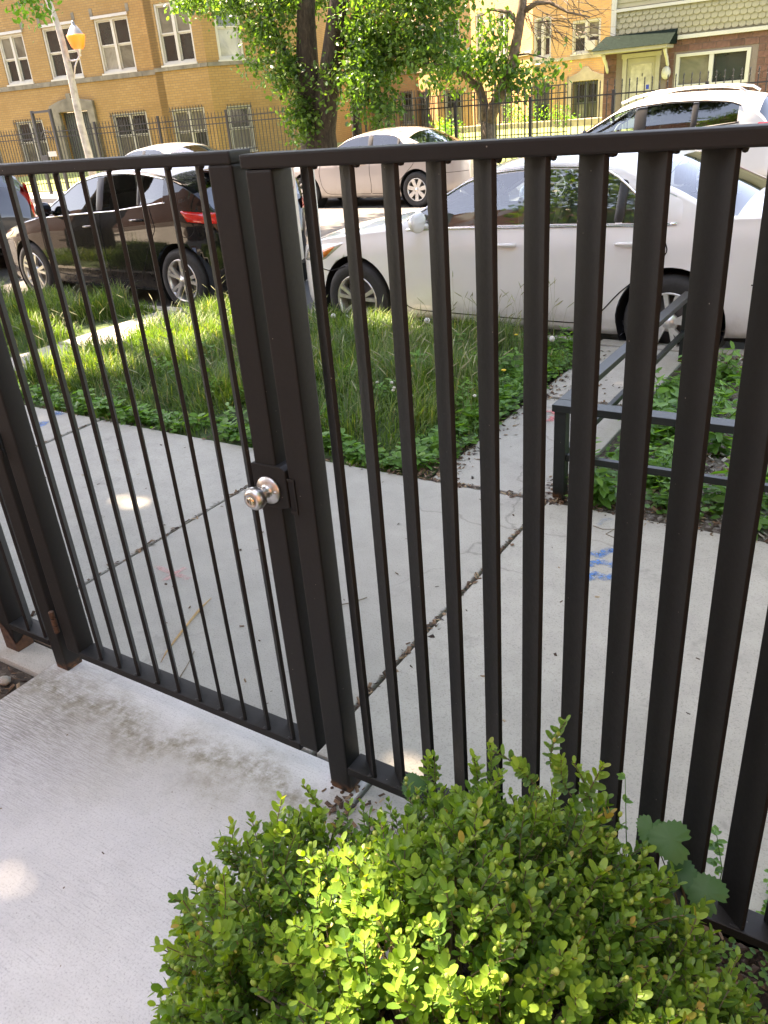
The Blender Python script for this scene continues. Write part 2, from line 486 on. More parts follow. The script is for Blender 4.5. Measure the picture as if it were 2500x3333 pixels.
M['paleblue'] = paintmark('faded_blue_spray_paint', (.12, .26, .42), .28)
M['signgrey'] = plain('sign_back_aluminium', (.42, .44, .41), .45, .4, 8, .1)
M['signface'] = plain('sign_face_cream', (.50, .45, .36), .5, 0, 8, .08)
M['signred'] = plain('sign_print_red', (.35, .03, .03), .5)
M['signgreen'] = plain('sign_print_green', (.03, .12, .08), .5)
def _lampglow():
    t = NT('lit_amber_lantern_glass')
    z = t.sep(t.coord('Object'))[2]
    c = t.ramp(t.math('ADD', t.math('MULTIPLY', z, 1.6), .5), [(.35, (1, .16, .02)), (.75, (1, .30, .03)), (1, (1, .55, .08))])
    p = t.princ((.55, .15, .02), .4)
    e = t.n('Emission', Color=c, Strength=.16).outputs[0]
    a = t.n('AddShader'); t.l(p, a.inputs[0]); t.l(e, a.inputs[1])
    return t.end(a.outputs[0])
M['lampglow'] = _lampglow()
M['poleconc'] = plain('pale_pole_paint', (.38, .35, .28), .7, nscale=6, namt=.35)
# ------------------------------------------------------------------ ground, road, pavements
def struct(name, mb, mat, kind='structure', **kw):
    o = mb.build(name, mat, None, **kw); o['kind'] = kind
    return o
KY0, KY1, STZ = 5.64, 5.79, -0.17           # near kerb
struct('ground', MB().box(-500, 500, -500, 700, -1.2, -.42), M['earth'])
struct('road', MB().box(-120, 120, KY1, 16.75, -.45, STZ), M['asphalt'])
nearg = MB()
nearg.box(-60, -.985, -12, 1.30, -.45, -.035)       # private yard, left part under the pad
struct('yard_soil', nearg, M['soil'])

# lawns and beds: displaced sheets
def sheet(name, x0, x1, y0, y1, z, mat, step=.12, amp=.02, freq=2.0, skirt=.4, fn=None):
    nx, ny = max(2, int((x1-x0)/step)), max(2, int((y1-y0)/step))
    rr = np.random.default_rng(hash(name) % 1000 if False else len(name))
    ph = rr.uniform(0, 6, 8)
    P = []
    for i in range(nx+1):
        row = []
        for j in range(ny+1):
            x = x0+(x1-x0)*i/nx; y = y0+(y1-y0)*j/ny
            h = (math.sin(x*freq+ph[0])+math.sin(y*freq*1.3+ph[1])+math.sin((x+y)*freq*2.7+ph[2])*.6+math.sin((x-y)*freq*4.1+ph[3])*.4)*amp/2
            edge = min(x-x0, x1-x, y-y0, y1-y)
            h *= min(1, edge/.1)
            zz = z+h+(fn(x, y) if fn else 0)
            row.append((x, y, zz))
        P.append(row)
    m = MB().grid(P)
    return struct(name, m, mat)
LAWN = (-5.66, -1.83, 3.09, 5.63)
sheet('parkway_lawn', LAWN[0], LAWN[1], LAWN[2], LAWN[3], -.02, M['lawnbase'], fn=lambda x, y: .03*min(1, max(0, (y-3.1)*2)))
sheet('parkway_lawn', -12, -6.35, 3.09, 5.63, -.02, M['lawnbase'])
sheet('tree_bed', -1.115, 4.2, 3.09, 5.63, -.02, M['gravel'], amp=.03)
sheet('shrub_bed', -.68, 1.9, -.8, 1.292, -.03, M['mulch'], step=.06, amp=.025, freq=6)
sheet('rubble_bed', -6, -2.28, -.3, 1.16, -.03, M['soil'], step=.06, amp=.035, freq=7)
under = MB()
under.box(-60, 60, 1.30, KY0, -.45, -.05)
under.box(-.985, 60, -12, 1.30, -.45, -.06)
struct('subsoil', under, M['soil'])

# garden path pad inside the gate
padm = MB().box(-2.265, -.995, -3.5, 1.290, -.10, .0)
padm.box(-.9949, -.64, -3.5, 1.122, -.10, .0)
struct('garden_path', padm, M['pad'])
# kerb strip under the fence, right of the gate and left of it
strip = MB().box(-.985, -.70, 1.13, 1.292, -.2, -.006)
struct('fence_kerb', strip, M['slab'], bevel=.01)
strip = MB().box(-7, -2.275, 1.17, 1.292, -.2, -.012)
struct('fence_kerb', strip, M['curb'], bevel=.012)

# public pavement: every slab is a piece
pave = MB().box(-14, 6, 1.30, 3.085, -.2, -.022)
pavement = struct('pavement', pave, M['soil'])
def slab(parent, x0, x1, y0, y1, z0=-.12, z1=0.0, name='slab', mat=None, skew=0):
    m = MB().hexa([(x0, y0, z0), (x1, y0, z0), (x1-skew, y1, z0), (x0-skew, y1, z0),
                   (x0, y0, z1), (x1, y0, z1), (x1-skew, y1, z1), (x0-skew, y1, z1)])
    return m.build(name, mat or M['slab'], parent, bevel=.007)
xs = [-13.0, -11.5, -10.0, -8.55, -7.1, -5.65, -4.205, -2.612, -1.195, .27, 1.75, 3.2, 4.7]
for a, b in zip(xs[:-1], xs[1:]):
    g = .009
    slab(pavement, a+g, b-g, 1.30, 3.07, z1=R.uniform(-.003, .003))
# crossing walk from pavement to kerb
walk = MB().box(-1.84, -1.12, 3.07, 5.63, -.2, -.025)
cw = struct('crossing_path', walk, M['soil'])
for y0, y1 in ((3.095, 4.405), (4.43, 5.60)):
    slab(cw, -1.80, -1.165, y0+.008, y1-.008, z1=R.uniform(-.004, .002))
walk = MB().box(-6.35, -5.66, 3.07, 5.63, -.2, -.025)
cw2 = struct('crossing_path', walk, M['soil'])
for y0, y1 in ((3.095, 4.32), (4.34, 5.60)):
    slab(cw2, -6.30, -5.70, y0+.008, y1-.008, z1=R.uniform(-.004, .002))
# near kerb and far kerb, in lengths
kb = MB().box(-40, 20, KY0+.01, KY1-.02, -.45, -.03)
kerb = struct('kerb', kb, M['curb'])
x = -14.0
while x < 6:
    w = 1.52
    m = MB().box(x+.006, x+w-.006, KY0, KY1, -.3, -.006)
    m.build('kerbstone', M['curb'], kerb, bevel=.012); x += w
far = MB().box(-120, 120, 16.75, 16.92, -.45, -.02)
struct('far_kerb', far, M['curb'], bevel=.01)
struct('far_pavement', MB().box(-120, 120, 16.92, 18.9, -.45, -.03), M['slab'])
def fl(x, y):
    return .55*min(1, max(0, (y-19.2)/3.0))
sheet('far_lawn', -60, 30, 18.9, 60, 0.0, M['farlawn'], step=.8, amp=.05, freq=.9, fn=fl)

# ------------------------------------------------------------------ louvred steel fence and gate
d = 1.22
FY = 1.22
def picket_mesh(z0, z1):
    w, t = .072, .0095
    A = (0, .003); B = (-.757*w, .003+.653*w); Cc = (B[0]+.653*t, B[1]+.757*t); D = (A[0]+.653*t, A[1]+.757*t)
    ring = [A, D, Cc, B]
    m = MB().hexa([(x, y, z0) for x, y in ring]+[(x, y, z1) for x, y in ring])
    return m.mesh('picket', M['iron'], bevel=.0014)
RD = .064                                     # rail and post depth
fence = thing('steel_fence', 'black louvred steel fence to the right of the gate, blades set at an angle', 'fence', (-1.045, FY, 0))
def off(o, p): return (p[0]-o.location.x, p[1]-o.location.y, p[2]-o.location.z)
def lbox(t, name, x0, x1, y0, y1, z0, z1, mat, bev=.003):
    l = t.location
    return MB().box(x0-l.x, x1-l.x, y0-l.y, y1-l.y, z0-l.z, z1-l.z).build(name, mat, t, bevel=bev)
lbox(fence, 'top_rail', -1.085, 2.6, FY, FY+RD, 1.5505, 1.5765, M['iron'], .004)
lbox(fence, 'bottom_rail', -1.012, 2.6, FY, FY+RD, .070, .0945, M['iron'], .003)
lbox(fence, 'post', -1.076, -1.013, FY+.001, FY+RD-.001, 0.0, 1.550, M['iron'], .005)
pm = picket_mesh(.0945, 1.551)
for i in range(1, 41):
    put('picket', pm, fence, off(fence, ((-.8351+.0726*i)*d, FY, 0)))
wb_ = MB(); wb_.lathe([(0.0001, -.004), (.004, -.003), (.0055, 0), (.004, .003), (.0001, .004)], (0, 0, 0), n=7)
wbm = wb_.mesh('weld_bead', M['iron'])
for i in range(1, 15):
    X_ = (-.8351+.0726*i)*d
    o_ = put('weld_bead', wbm, fence, off(fence, (X_+.010, FY+.010, 1.5495))); o_.scale = (R.uniform(.9, 1.5), 1.2, R.uniform(.9, 1.6))
    o_ = put('weld_bead', wbm, fence, off(fence, (X_-.012, FY+.008, .0950))); o_.scale = (R.uniform(1.2, 2.2), R.uniform(.8, 1.6), .6)
# rust patch at post foot and weld lumps
w = MB()
for k in range(9):
    a = k/9*2*PI
    x = -1.045+.036*max(-1, min(1, 1.4*math.cos(a))); y = FY+.032+.036*max(-1, min(1, 1.4*math.sin(a)))
    w.lathe([(0, .005*R.random()+.002), (.004+.003*R.random(), .001), (.006, -.002)], (x+1.045, y-FY, 0.0), n=6)
w.build('weld_bead', M['rust'], fence)

gate = thing('steel_gate', 'black louvred steel gate standing closed over the garden path', 'gate', (-2.12, FY, 0))
lbox(gate, 'top_rail', -2.16, -1.108, FY, FY+RD, 1.560, 1.584, M['iron'], .004)
lbox(gate, 'bottom_rail', -2.087, -1.168, FY, FY+RD, .086, .1100, M['iron'], .003)
lbox(gate, 'latch_stile', -1.168, -1.107, FY+.001, FY+RD-.001, .1035, 1.561, M['iron'], .005)
lbox(gate, 'hinge_stile', -2.150, -2.086, FY+.001, FY+RD-.001, .0985, 1.561, M['iron'], .005)
pg = picket_mesh(.110, 1.5605)
for j in range(0, 10):
    put('picket', pg, gate, off(gate, ((-1.6265+.072*j)*d, FY, 0)))
for j in range(0, 10):
    X_ = (-1.6265+.072*j)*d
    o_ = put('weld_bead', wbm, gate, off(gate, (X_-.010, FY+.008, .1105))); o_.scale = (R.uniform(1.2, 2.2), R.uniform(.8, 1.6), .6)
    o_ = put('weld_bead', wbm, gate, off(gate, (X_+.006, FY+.006, 1.5595))); o_.scale = (1.2, 1.2, R.uniform(.9, 1.6))
# lock case: boxed plate wider than the stile
lb = MB()
lb.prism([(-1.176, .839), (-1.176, .945), (-1.092, .947), (-1.0795, .938), (-1.0795, .848), (-1.103, .842)], FY-.004, FY+RD+.004)
lb.v = [(x+2.12, y-FY, z) for x, y, z in lb.v]
lb.build('lock_case', M['iron'], gate, bevel=.003)
lk = thing('door_knob', 'x', 'x') if False else None
kx, ky, kz = -1.131+2.12, -.004, .886
kn = MB()
kn.lathe([(0, 0), (.031, 0), (.0335, -.002), (.0335, -.004), (.032, -.007), (.018, -.0095), (.0135, -.012), (.0115, -.020), (.0125, -.026),
          (.0175, -.031), (.0245, -.039), (.0272, -.048), (.0255, -.057), (.0195, -.0635), (.0115, -.0655), (.0105, -.062), (0, -.062)], (kx, ky, kz), 'Y', 40)
knob = kn.build('door_knob', M['steel'], gate, fix=True)
kk = MB(); kk.lathe([(.0095, -.063), (.0085, -.0665), (0, -.0665)], (kx, ky, kz), 'Y', 24); kk.build('key_cylinder', M['brass'], knob)
kk = MB(); kk.box(kx-.0014, kx+.0014, ky-.0685, ky-.066, kz-.0065, kz+.0065); kk.build('turn_slot', M['steel'], knob)
for sx in (-1, 1):
    kk = MB(); kk.lathe([(0, -.0110), (.0033, -.0110), (.0036, -.006)], (kx+sx*.0235, ky, kz), 'Y', 12); kk.build('screw', M['steel'], knob)
# strike notch on the fence post
st = MB()
st.box(-1.0775, -1.058, FY-.0025, FY+.0015, .835, .843); st.box(-1.0775, -1.058, FY-.0025, FY+.0015, .915, .922)
st.box(-1.062, -1.058, FY-.0025, FY+.0015, .843, .915)
st.v = [(x+1.045, y-FY, z) for x, y, z in st.v]
st.build('strike_frame', M['iron'], fence, bevel=.001)
st = MB().box(-1.0765, -1.062, FY-.0004, FY+.002, .843, .915); st.v = [(x+1.045, y-FY, z) for x, y, z in st.v]
st.build('strike_slot', M['dark'], fence)
# hinges
for hz in (.17, .80, 1.42):
    h = MB()
    for k in range(3):
        h.lathe([(0, k*.028), (.009, k*.028), (.009, k*.028+.025), (0, k*.028+.025)], (-2.168+2.12, -.004, hz), 'Z', 12)
    h.build('hinge', M['rust'] if hz < .2 else M['iron'], gate, bevel=.001)

lf = thing('steel_fence', 'black louvred steel fence section at the left edge beyond the gate hinges', 'fence', (-2.22, FY, 0))
lbox(lf, 'post', -2.245, -2.184, FY+.001, FY+RD-.001, -.005, 1.575, M['iron'], .005)
lbox(lf, 'post', -2.53, -2.466, FY+.001, FY+RD-.001, -.06, 1.575, M['iron'], .005)
lbox(lf, 'top_rail', -5.2, -2.165, FY, FY+RD, 1.5755, 1.6, M['iron'], .004)
lbox(lf, 'bottom_rail', -2.466, -2.245, FY, FY+RD, .086, .110, M['iron'], .003)
lbox(lf, 'bottom_rail', -5.2, -2.530, FY, FY+RD, .086, .110, M['iron'], .003)
for s in (-1.937, -1.862):
    put('picket', pg, lf, off(lf, (s*d, FY, 0)))
for k in range(28):
    put('picket', pg, lf, off(lf, (-2.60-.0885*k, FY, 0)))
rm = MB()
rm.add([(-2.533+2.22, -.001, -.06), (-2.463+2.22, -.001, -.06), (-2.463+2.22, -.001, .02), (-2.49+2.22, -.001, .075), (-2.52+2.22, -.001, .10), (-2.533+2.22, -.001, .11)], [(0, 1, 2, 3, 4, 5)])
rm.add([(-2.463+2.22, -.001, -.06), (-2.463+2.22, RD, -.06), (-2.463+2.22, RD, .06), (-2.463+2.22, .02, .03), (-2.463+2.22, -.001, .02)], [(0, 1, 2, 3, 4)])
rm.build('rust_patch', M['rust'], lf, fix=False)

# ------------------------------------------------------------------ low guard rail round the tree bed
gr = thing('guard_rail', 'low black steel guard rail round the weedy tree bed beside the crossing path', 'railing', (-1.16, 3.13, 0))
gx, gy = -1.16, 3.13
def gbox(name, x0, x1, y0, y1, z0, z1, bev=.003):
    return MB().box(x0-gx, x1-gx, y0-gy, y1-gy, z0, z1).build(name, M['iron2'], gr, bevel=bev)
gbox('post', -1.188, -1.135, 3.125, 3.178, -.05, .414)
gbox('post', -1.188, -1.135, 5.36, 5.413, -.05, .414)
gbox('post', 1.6, 1.653, 3.125, 3.178, -.05, .414)
gbox('top_rail', -1.196, 3.0, 3.115, 3.195, .414, .446)
gbox('top_rail', -1.196, -1.140, 3.196, 5.42, .414, .446)
gbox('lower_rail', -1.134, 3.0, 3.135, 3.165, .182, .212)
gbox('lower_rail', -1.176, -1.150, 3.179, 5.36, .182, .212)

# ------------------------------------------------------------------ parking sign seen nearly edge-on
sg = thing('parking_sign', 'parking sign seen nearly edge-on beyond the gate post, round emblem at its top', 'sign', (-3.86, 5.02, 0))
MB().tube([(0, .02, -.05), (0, .02, 1.365)], .022, 10).build('post', M['signgrey'], sg)
a1 = math.radians(127.5)
def plate(name, cx, cyy, w, z0, z1, ang, mat, th=.004):
    c, s_ = math.cos(ang), math.sin(ang)
    m = MB()
    pts = [(-w/2, -th), (w/2, -th), (w/2, th), (-w/2, th)]
    rr = [(cx+a*c-b*s_, cyy+a*s_+b*c) for a, b in pts]
    m.hexa([(x, y, z0) for x, y in rr]+[(x, y, z1) for x, y in rr])
    return m.build(name, mat, sg, bevel=.001)
a2 = math.radians(114)
sp = plate('sign_panel', -.12, -.02, .30, .64, 1.36, a2, M['signface'])
def onplate(u, z, e=.0055):
    c, s_ = math.cos(a2), math.sin(a2)
    return (-.12+u*c+e*-s_*-1, -.02+u*s_-e*c*-1*-1, z)
for sgn in (1, -1):
    def onp(u, z, e=.0055*sgn):
        c, s_ = math.cos(a2), math.sin(a2)
        return (-.12+u*c-e*s_, -.02+u*s_+e*c, z)
    em = MB()
    em.add([onp(.02+.095*math.cos(t), 1.24+.095*math.sin(t)) for t in np.linspace(0, 2*PI, 28)[:-1]], [tuple(range(27))], 0)
    em.add([onp(.02+.080*math.cos(t), 1.24+.080*math.sin(t), .0062*sgn) for t in np.linspace(0, 2*PI, 28)[:-1]], [tuple(range(27))], 1)
    em.add([onp(.02+.030*math.cos(t), 1.24+.030*math.sin(t), .007*sgn) for t in np.linspace(0, 2*PI, 14)[:-1]], [tuple(range(13))], 2)
    for k in range(3):
        zz = .72+k*.17
        em.add([onp(-.02, zz), (onp(.02, zz)), onp(.02, zz+.12), onp(-.02, zz+.12)], [(0, 1, 2, 3)], 3)
    em.build('printed_mark', [M['signred'], M['signface'], M['signgreen'], M['black']], sp, fix=False)
plate('sign_panel', .06, .02, .12, .66, 1.36, a2, M['signgrey'])
# ------------------------------------------------------------------ cars
def cinterp(pts, x, sm=.05):
    xs_ = [p[0] for p in pts]; ys_ = [p[1] for p in pts]
    return sum(np.interp(x+o*sm, xs_, ys_)*w_ for o, w_ in ((-1, .25), (0, .5), (1, .25)))

class Car:
    def __init__(s, spec):
        s.__dict__.update(spec)
    def T_(s, x): return cinterp(s.T, x)*1.0
    def B_(s, x): return cinterp(s.B, x)
    def R_(s, x): return max(cinterp(s.R, x), s.B_(x)+.002)
    def S_(s, x): return cinterp(s.S, x)
    def P_(s, x): return cinterp(s.P, x)
    def yr(s, x):
        c = min(1, max(0, (s.R_(x)-s.B_(x))/s.rmax))
        return s.P_(x)*.965*(1-c)+s.roofw*c
    def side(s, x, z):
        """half width of the body surface at (x, z)"""
        B, S, P = s.B_(x), s.S_(x), s.P_(x)
        if z <= B:
            t = max(0, min(1, (z-S)/max(.01, B-S)))
            k = [(0, .925), (.08, .955), (.18, .985), (.35, .995), (.55, 1.0), (.72, .998), (.80, 1.0), (.90, .988), (1, .965)]
            return P*np.interp(t, [a for a, _ in k], [b for _, b in k])
        R_ = s.R_(x)
        t = min(1, (z-B)/max(.01, R_-B))
        y0, y1 = P*.965, s.yr(x)
        return y0+(y1-y0)*(t**1.15)
    def top(s, x, f):
        """top skin from roof edge (f=0) to centre line (f=1)"""
        y = s.yr(x)*(1-f); R_, T_ = s.R_(x), s.T_(x)
        return (x, -y, R_+(max(T_, R_)-R_)*(1-(1-f)**2.4))

def build_car(name, label, spec, loc, rz, group=None, scale=1.0):
    s = Car(spec)
    t = thing(name, label, spec.get('cat', 'car'), loc, rz, group)
    t.scale = (scale, scale, scale)
    X = sorted(set([round(v, 4) for v in list(np.linspace(0, s.L, int(s.L/.055)))+sum([[a, b] for a, b in s.dlo], [])+[s.ws[0], s.ws[1], s.rw[0], s.rw[1]]+[.015, .04, s.L-.015, s.L-.04]+list(np.linspace(.06, .72, 34))+list(np.linspace(s.L-.45, s.L-.05, 18))]))
    X = [x for i, x in enumerate(X) if i == 0 or x-X[i-1] > .008 or any(abs(x-e) < 1e-6 for a, b in s.dlo for e in (a, b))]
    nb = 15
    tb = [k/(nb) for k in range(nb+1)]
    tc = [.0, .07, .3, .55, .78, .92, 1.0]
    td = [0, .06, .2, .4, .6, .8, 1.0]
    AX, Rw, Ra = s.axles, s.rad, s.rad+.055
    def snap(x, z):
        for ax in AX:
            dx, dz = x-ax, z-(s.rad)
            r = math.hypot(dx, dz)
            if r < Ra and z > .0:
                if r < Ra-.075: return (x, z, True)
                k = Ra/max(r, 1e-4)
                return (ax+dx*k, s.rad+dz*k, False)
        return (x, z, False)
    for sd in ('main',):
        body = MB(); glassA = {}; 
        rows = []
        for x in X:
            S, B, Rr = s.S_(x), s.B_(x), s.R_(x)
            row = []
            row.append((x, 0, S, False)); row.append((x, -s.side(x, S)*.8, S, False))
            for tt in tb:
                z = S+(B-S)*tt
                nx_, nz_, ins = snap(x, z)
                y = s.side(nx_, nz_) if not ins else s.side(x, z)
                row.append((nx_, -y, nz_, ins))
            for tt in tc[1:]:
                z = B+(Rr-B)*tt
                row.append((x, -s.side(x, z) if Rr-B > .01 else -(s.P_(x)*.965), z, False))
            for f in td[1:]:
                p = s.top(x, f); row.append((p[0], p[1], p[2], False))
            rows.append(row)
        nI, nJ = len(rows), len(rows[0])
        jC0 = 2+nb; jC1 = jC0+len(tc)-1; jD1 = jC1+len(td)-1
        glass_faces = {}
        for sgn in (-1, 1):
            vs = [(p[0], p[1]*(1 if sgn < 0 else -1), p[2]) for row in rows for p in row]
            fs = []
            for i in range(nI-1):
                xm = .5*(X[i]+X[i+1])
                for j in range(nJ-1):
                    q_ = [(i, j), (i+1, j), (i+1, j+1), (i, j+1)]
                    if any(rows[a][b][3] for a, b in q_): continue
                    f = tuple(a*nJ+b for a, b in q_)
                    if sgn > 0: f = f[::-1]
                    key = None
                    if jC0+1 <= j < jC1-1:
                        for k, (a, b) in enumerate(s.dlo):
                            if a <= xm <= b and s.R_(xm)-s.B_(xm) > .05: key = ('side', k, sgn)
                    if j >= jC1+1:
                        if s.ws[0] <= xm <= s.ws[1]: key = ('ws', 0, 0)
                        if s.rw[0] <= xm <= s.rw[1]: key = ('rw', 0, 0)
                    if key: glass_faces.setdefault(key, []).append((sgn, f))
                    else: fs.append(f)
            body.add(vs, fs, 0, True)
            if sgn < 0: V1 = vs
            else: V2 = vs
        # end caps
        for i in (0, nI-1):
            a = [(p[0], p[1], p[2]) for p in rows[i]]; b = [(p[0], -p[1], p[2]) for p in rows[i]]
            loop = a + b[::-1][1:-1]
            body.add(loop, [tuple(range(len(loop)))], 0, False)
        bm_ = bmesh.new(); me = body.mesh('body_shell', [M[s.paint]], fix=False)
        bm_.from_mesh(me)
        bmesh.ops.remove_doubles(bm_, verts=bm_.verts, dist=.0008)
        bmesh.ops.delete(bm_, geom=[v for v in bm_.verts if not v.link_faces], context='VERTS')
        bmesh.ops.recalc_face_normals(bm_, faces=bm_.faces)
        bm_.to_mesh(me); bm_.free()
        put('body', me, t)
        names = {'ws': 'windscreen', 'rw': 'rear_window', 'side': 'side_window'}
        for key, lst in glass_faces.items():
            g = MB()
            for sgn, f in lst:
                VV = V1 if sgn < 0 else V2
                g.add([VV[i] for i in f], [(0, 1, 2, 3)], 0, True)
            me = g.mesh(names[key[0]], M['darkglass'] if (key[0] == 'side' and key[1] in s.tintidx) or (key[0] == 'rw' and spec.get('rwdark')) else M['glass'], fix=False)
            b2 = bmesh.new(); b2.from_mesh(me); bmesh.ops.remove_doubles(b2, verts=b2.verts, dist=.0005)
            bmesh.ops.recalc_face_normals(b2, faces=b2.faces); b2.to_mesh(me); b2.free()
            put(names[key[0]], me, t)
    def sp(x, z, e=.004, sgn=-1):
        return (x, sgn*(s.side(x, z)+e), z)
    def poly_tube(name, pts, r, mat, parent=t, both=True, e=.0):
        for sgn in ((-1, 1) if both else (-1,)):
            MB().tube([sp(x, z, e, sgn) for x, z in pts], r, 6).build(name, mat, parent)
    def patch(name, c4, mat, n=8, e=.006, both=True, parent=t):
        for sgn in ((-1, 1) if both else (-1,)):
            (ax, az), (bx, bz), (cx, cz), (dx, dz) = c4
            P = []
            for i in range(n+1):
                u = i/n; row = []
                for j in range(n+1):
                    v = j/n
                    x = (ax*(1-u)+bx*u)*(1-v)+(dx*(1-u)+cx*u)*v
                    z = (az*(1-u)+bz*u)*(1-v)+(dz*(1-u)+cz*u)*v
                    bul = math.sin(PI*min(1, max(0, u)))**.5*math.sin(PI*v)**.5
                    row.append(sp(x, z, e*bul-.001, sgn))
                P.append(row)
            MB().grid(P).build(name, mat, parent)
    # belt and window-surround trim
    xs2 = [x for x in np.linspace(s.dlo[0][0]-.05, s.dlo[-1][1]+.03, 46)]
    tr = M[s.trim]
    poly_tube('belt_trim', [(x, s.B_(x)+(s.R_(x)-s.B_(x))*.03) for x in xs2], s.trimr, tr, e=.002)
    top = [(x, s.B_(x)+(s.R_(x)-s.B_(x))*.955) for x in xs2]
    cut = spec.get('tailcut')
    if cut:
        xa, xb, xc = cut
        za, zb_ = s.B_(xa)+(s.R_(xa)-s.B_(xa))*.955, s.B_(xb)+.012
        top = [p for p in top if p[0] < xa]+[(xa+(xb-xa)*k/6, za+(zb_-za)*(k/6)**1.25) for k in range(7)]
        patch('quarter_panel', [(xa+.02, za+.01), (xb, zb_-.014), (xc, s.B_(xc)-.002), (xc, s.R_(xc)-.01)], M[s.paint], 12, .009)
    poly_tube('window_surround', top, s.trimr*.9, tr, e=.002)
    # black pillars between the panes
    for (a, b), (c_, d_) in zip(s.dlo[:-1], s.dlo[1:]):
        x0, x1 = b, c_
        P4 = [(x0-.012, s.B_(x0)+(s.R_(x0)-s.B_(x0))*.07), (x1+.012, s.B_(x1)+(s.R_(x1)-s.B_(x1))*.07), (x1+.012, s.B_(x1)+(s.R_(x1)-s.B_(x1))*.92), (x0-.012, s.B_(x0)+(s.R_(x0)-s.B_(x0))*.92)]
        patch('pillar', P4, M['black'], 6, .014)
    # door gaps
    for pts in s.gaps:
        dense = []
        for (a, b), (c_, d_) in zip(pts[:-1], pts[1:]):
            for k in range(8): dense.append((a+(c_-a)*k/8, b+(d_-b)*k/8))
        dense.append(pts[-1])
        # smooth
        for _ in range(3):
            dense = [dense[0]]+[((p[0]+q_[0]*2+r_[0])/4, (p[1]+q_[1]*2+r_[1])/4) for p, q_, r_ in zip(dense[:-2], dense[1:-1], dense[2:])]+[dense[-1]]
        poly_tube('panel_gap', dense, .005, M['dark'], e=-.001)
    # handles
    for hx, hz in s.handles:
        for sgn in (-1, 1):
            y = s.side(hx, hz)
            P = [(hx-.10, sgn*(y+.004), hz-.008), (hx-.07, sgn*(y+.03), hz-.002), (hx, sgn*(y+.036), hz), (hx+.07, sgn*(y+.032), hz), (hx+.105, sgn*(y+.010), hz)]
            MB().tube(P, [.010, .013, .014, .015, .012], 8).build('door_handle', M[s.handlemat], t)
    # mirrors
    for sgn in (-1, 1):
        mx, mz = s.mirror
        y = s.side(mx, mz)
        m = MB()
        P = []
        for i in range(9):
            a = PI*i/8
            P.append([(mx-.02+.085*math.sin(a)*-.8*abs(math.cos(b/12*2*PI))**.0*(1 if True else 0)*(0.5+0.5*1)+0*b if False else mx-.07*math.sin(a)*max(0, math.sin(b/12*2*PI-PI/2)*.5+.5)+.03*math.sin(a)*0,
                       sgn*(y+.03+.19*(1-math.cos(a))/2), mz+.075*math.sin(a)**.7*math.cos(b/12*2*PI)) for b in range(13)])
        # simple rounded shell
        P = []
        for i in range(9):
            a = PI*i/8; rr = max(.02, math.sin(a)**.55)
            P.append([(mx+.065*rr*math.cos(b/12*2*PI)*(1 if math.cos(b/12*2*PI) < 0 else .35), sgn*(y+.02+.20*(1-math.cos(a))/2), mz+.02+.08*rr*math.sin(b/12*2*PI)) for b in range(13)])
        m.grid(P); m.tube([(mx, sgn*(y-.03), mz-.03), (mx, sgn*(y+.06), mz-.01)], .022, 8)
        m.build('wing_mirror', M[s.mirrormat], t)
    for nm, c4, mat in s.lights:
        patch(nm, [(a_, min(b_, s.B_(a_)-.004) if mat != 'redlens' else b_) for a_, b_ in c4], M[mat], 14, .028 if mat == 'amber' else .018)
    # wheels
    for ax in s.axles:
        for sgn in (-1, 1):
            yo = s.W-.012
            tyre = MB()
            w_, r = .20, s.rad
            ri = s.rimr
            tyre.lathe([(ri-.005, -.02), (ri+.004, -.004), (r-.055, 0), (r-.022, -.006), (r-.004, -.028), (r, -.06), (r, -.15), (r-.03, -w_), (ri, -w_)], (0, 0, 0), 'Y', 48)
            tyre.v = [(x, -yv*1.0, z) for x, yv, z in tyre.v]
            wy = -yo
            flip = 1 if sgn < 0 else -1
            def place(mb):
                mb.v = [(x+ax, (wy+yv)*flip, z+s.rad) for x, yv, z in mb.v]; return mb
            tyre.v = [(x, yv, z) for x, yv, z in tyre.v]
            wh = place(tyre).build('wheel', M['rubber'], t)
            rim = MB()
            rim.lathe([(ri+.004, .004), (ri, -.004), (ri-.012, .004), (ri-.018, .05), (ri-.02, .16)], (0, 0, 0), 'Y', 48)
            rim.lathe([(0, .085), (ri-.03, .085), (ri-.03, .09)], (0, 0, 0), 'Y', 32, 1)
            N = s.spokes
            for k in range(N):
                for da in s.spokeoff:
                    a = 2*PI*k/N+s.spokerot
                    a2_ = a+da
                    r0, r1 = .045, ri-.008
                    w0, w1 = s.spokew
                    ca, sa = math.cos(a+da*.35), math.sin(a+da*.35); cb, sb = math.cos(a2_), math.sin(a2_)
                    pa = lambda rr, ww, c, q_: (rr*c-ww*q_, rr*q_+ww*c)
                    pts = [pa(r0, -w0, ca, sa), pa(r0, w0, ca, sa), pa(r1, w1, cb, sb), pa(r1, -w1, cb, sb)]
                    rim.hexa([(p[0], .045 if i < 2 else .03, p[1]) for i, p in enumerate(pts)]+[(p[0], .006 if i < 2 else .0, p[1]) for i, p in enumerate(pts)])
            rim.lathe([(0, -.002), (.028, -.001), (.033, .006), (.062, .012), (.068, .04)], (0, 0, 0), 'Y', 24)
            place(rim).build('rim', [M['rim'], M['rimdark']], wh)
            nuts = MB()
            for k in range(5):
                a = 2*PI*k/5+.3
                nuts.lathe([(0, -.002), (.009, -.001), (.010, .012)], (.050*math.cos(a), .010, .050*math.sin(a)), 'Y', 8)
            place(nuts).build('wheel_nut', M['dark'], wh)
            well = MB()
            well.lathe([(Ra+.0, .03), (Ra+.002, .30), (0, .30)], (0, 0, 0), 'Y', 36)
            well.v = [(x, yv, z) for x, yv, z in well.v]
            place(well).build('wheel_arch', M['dark'], t, fix=False)
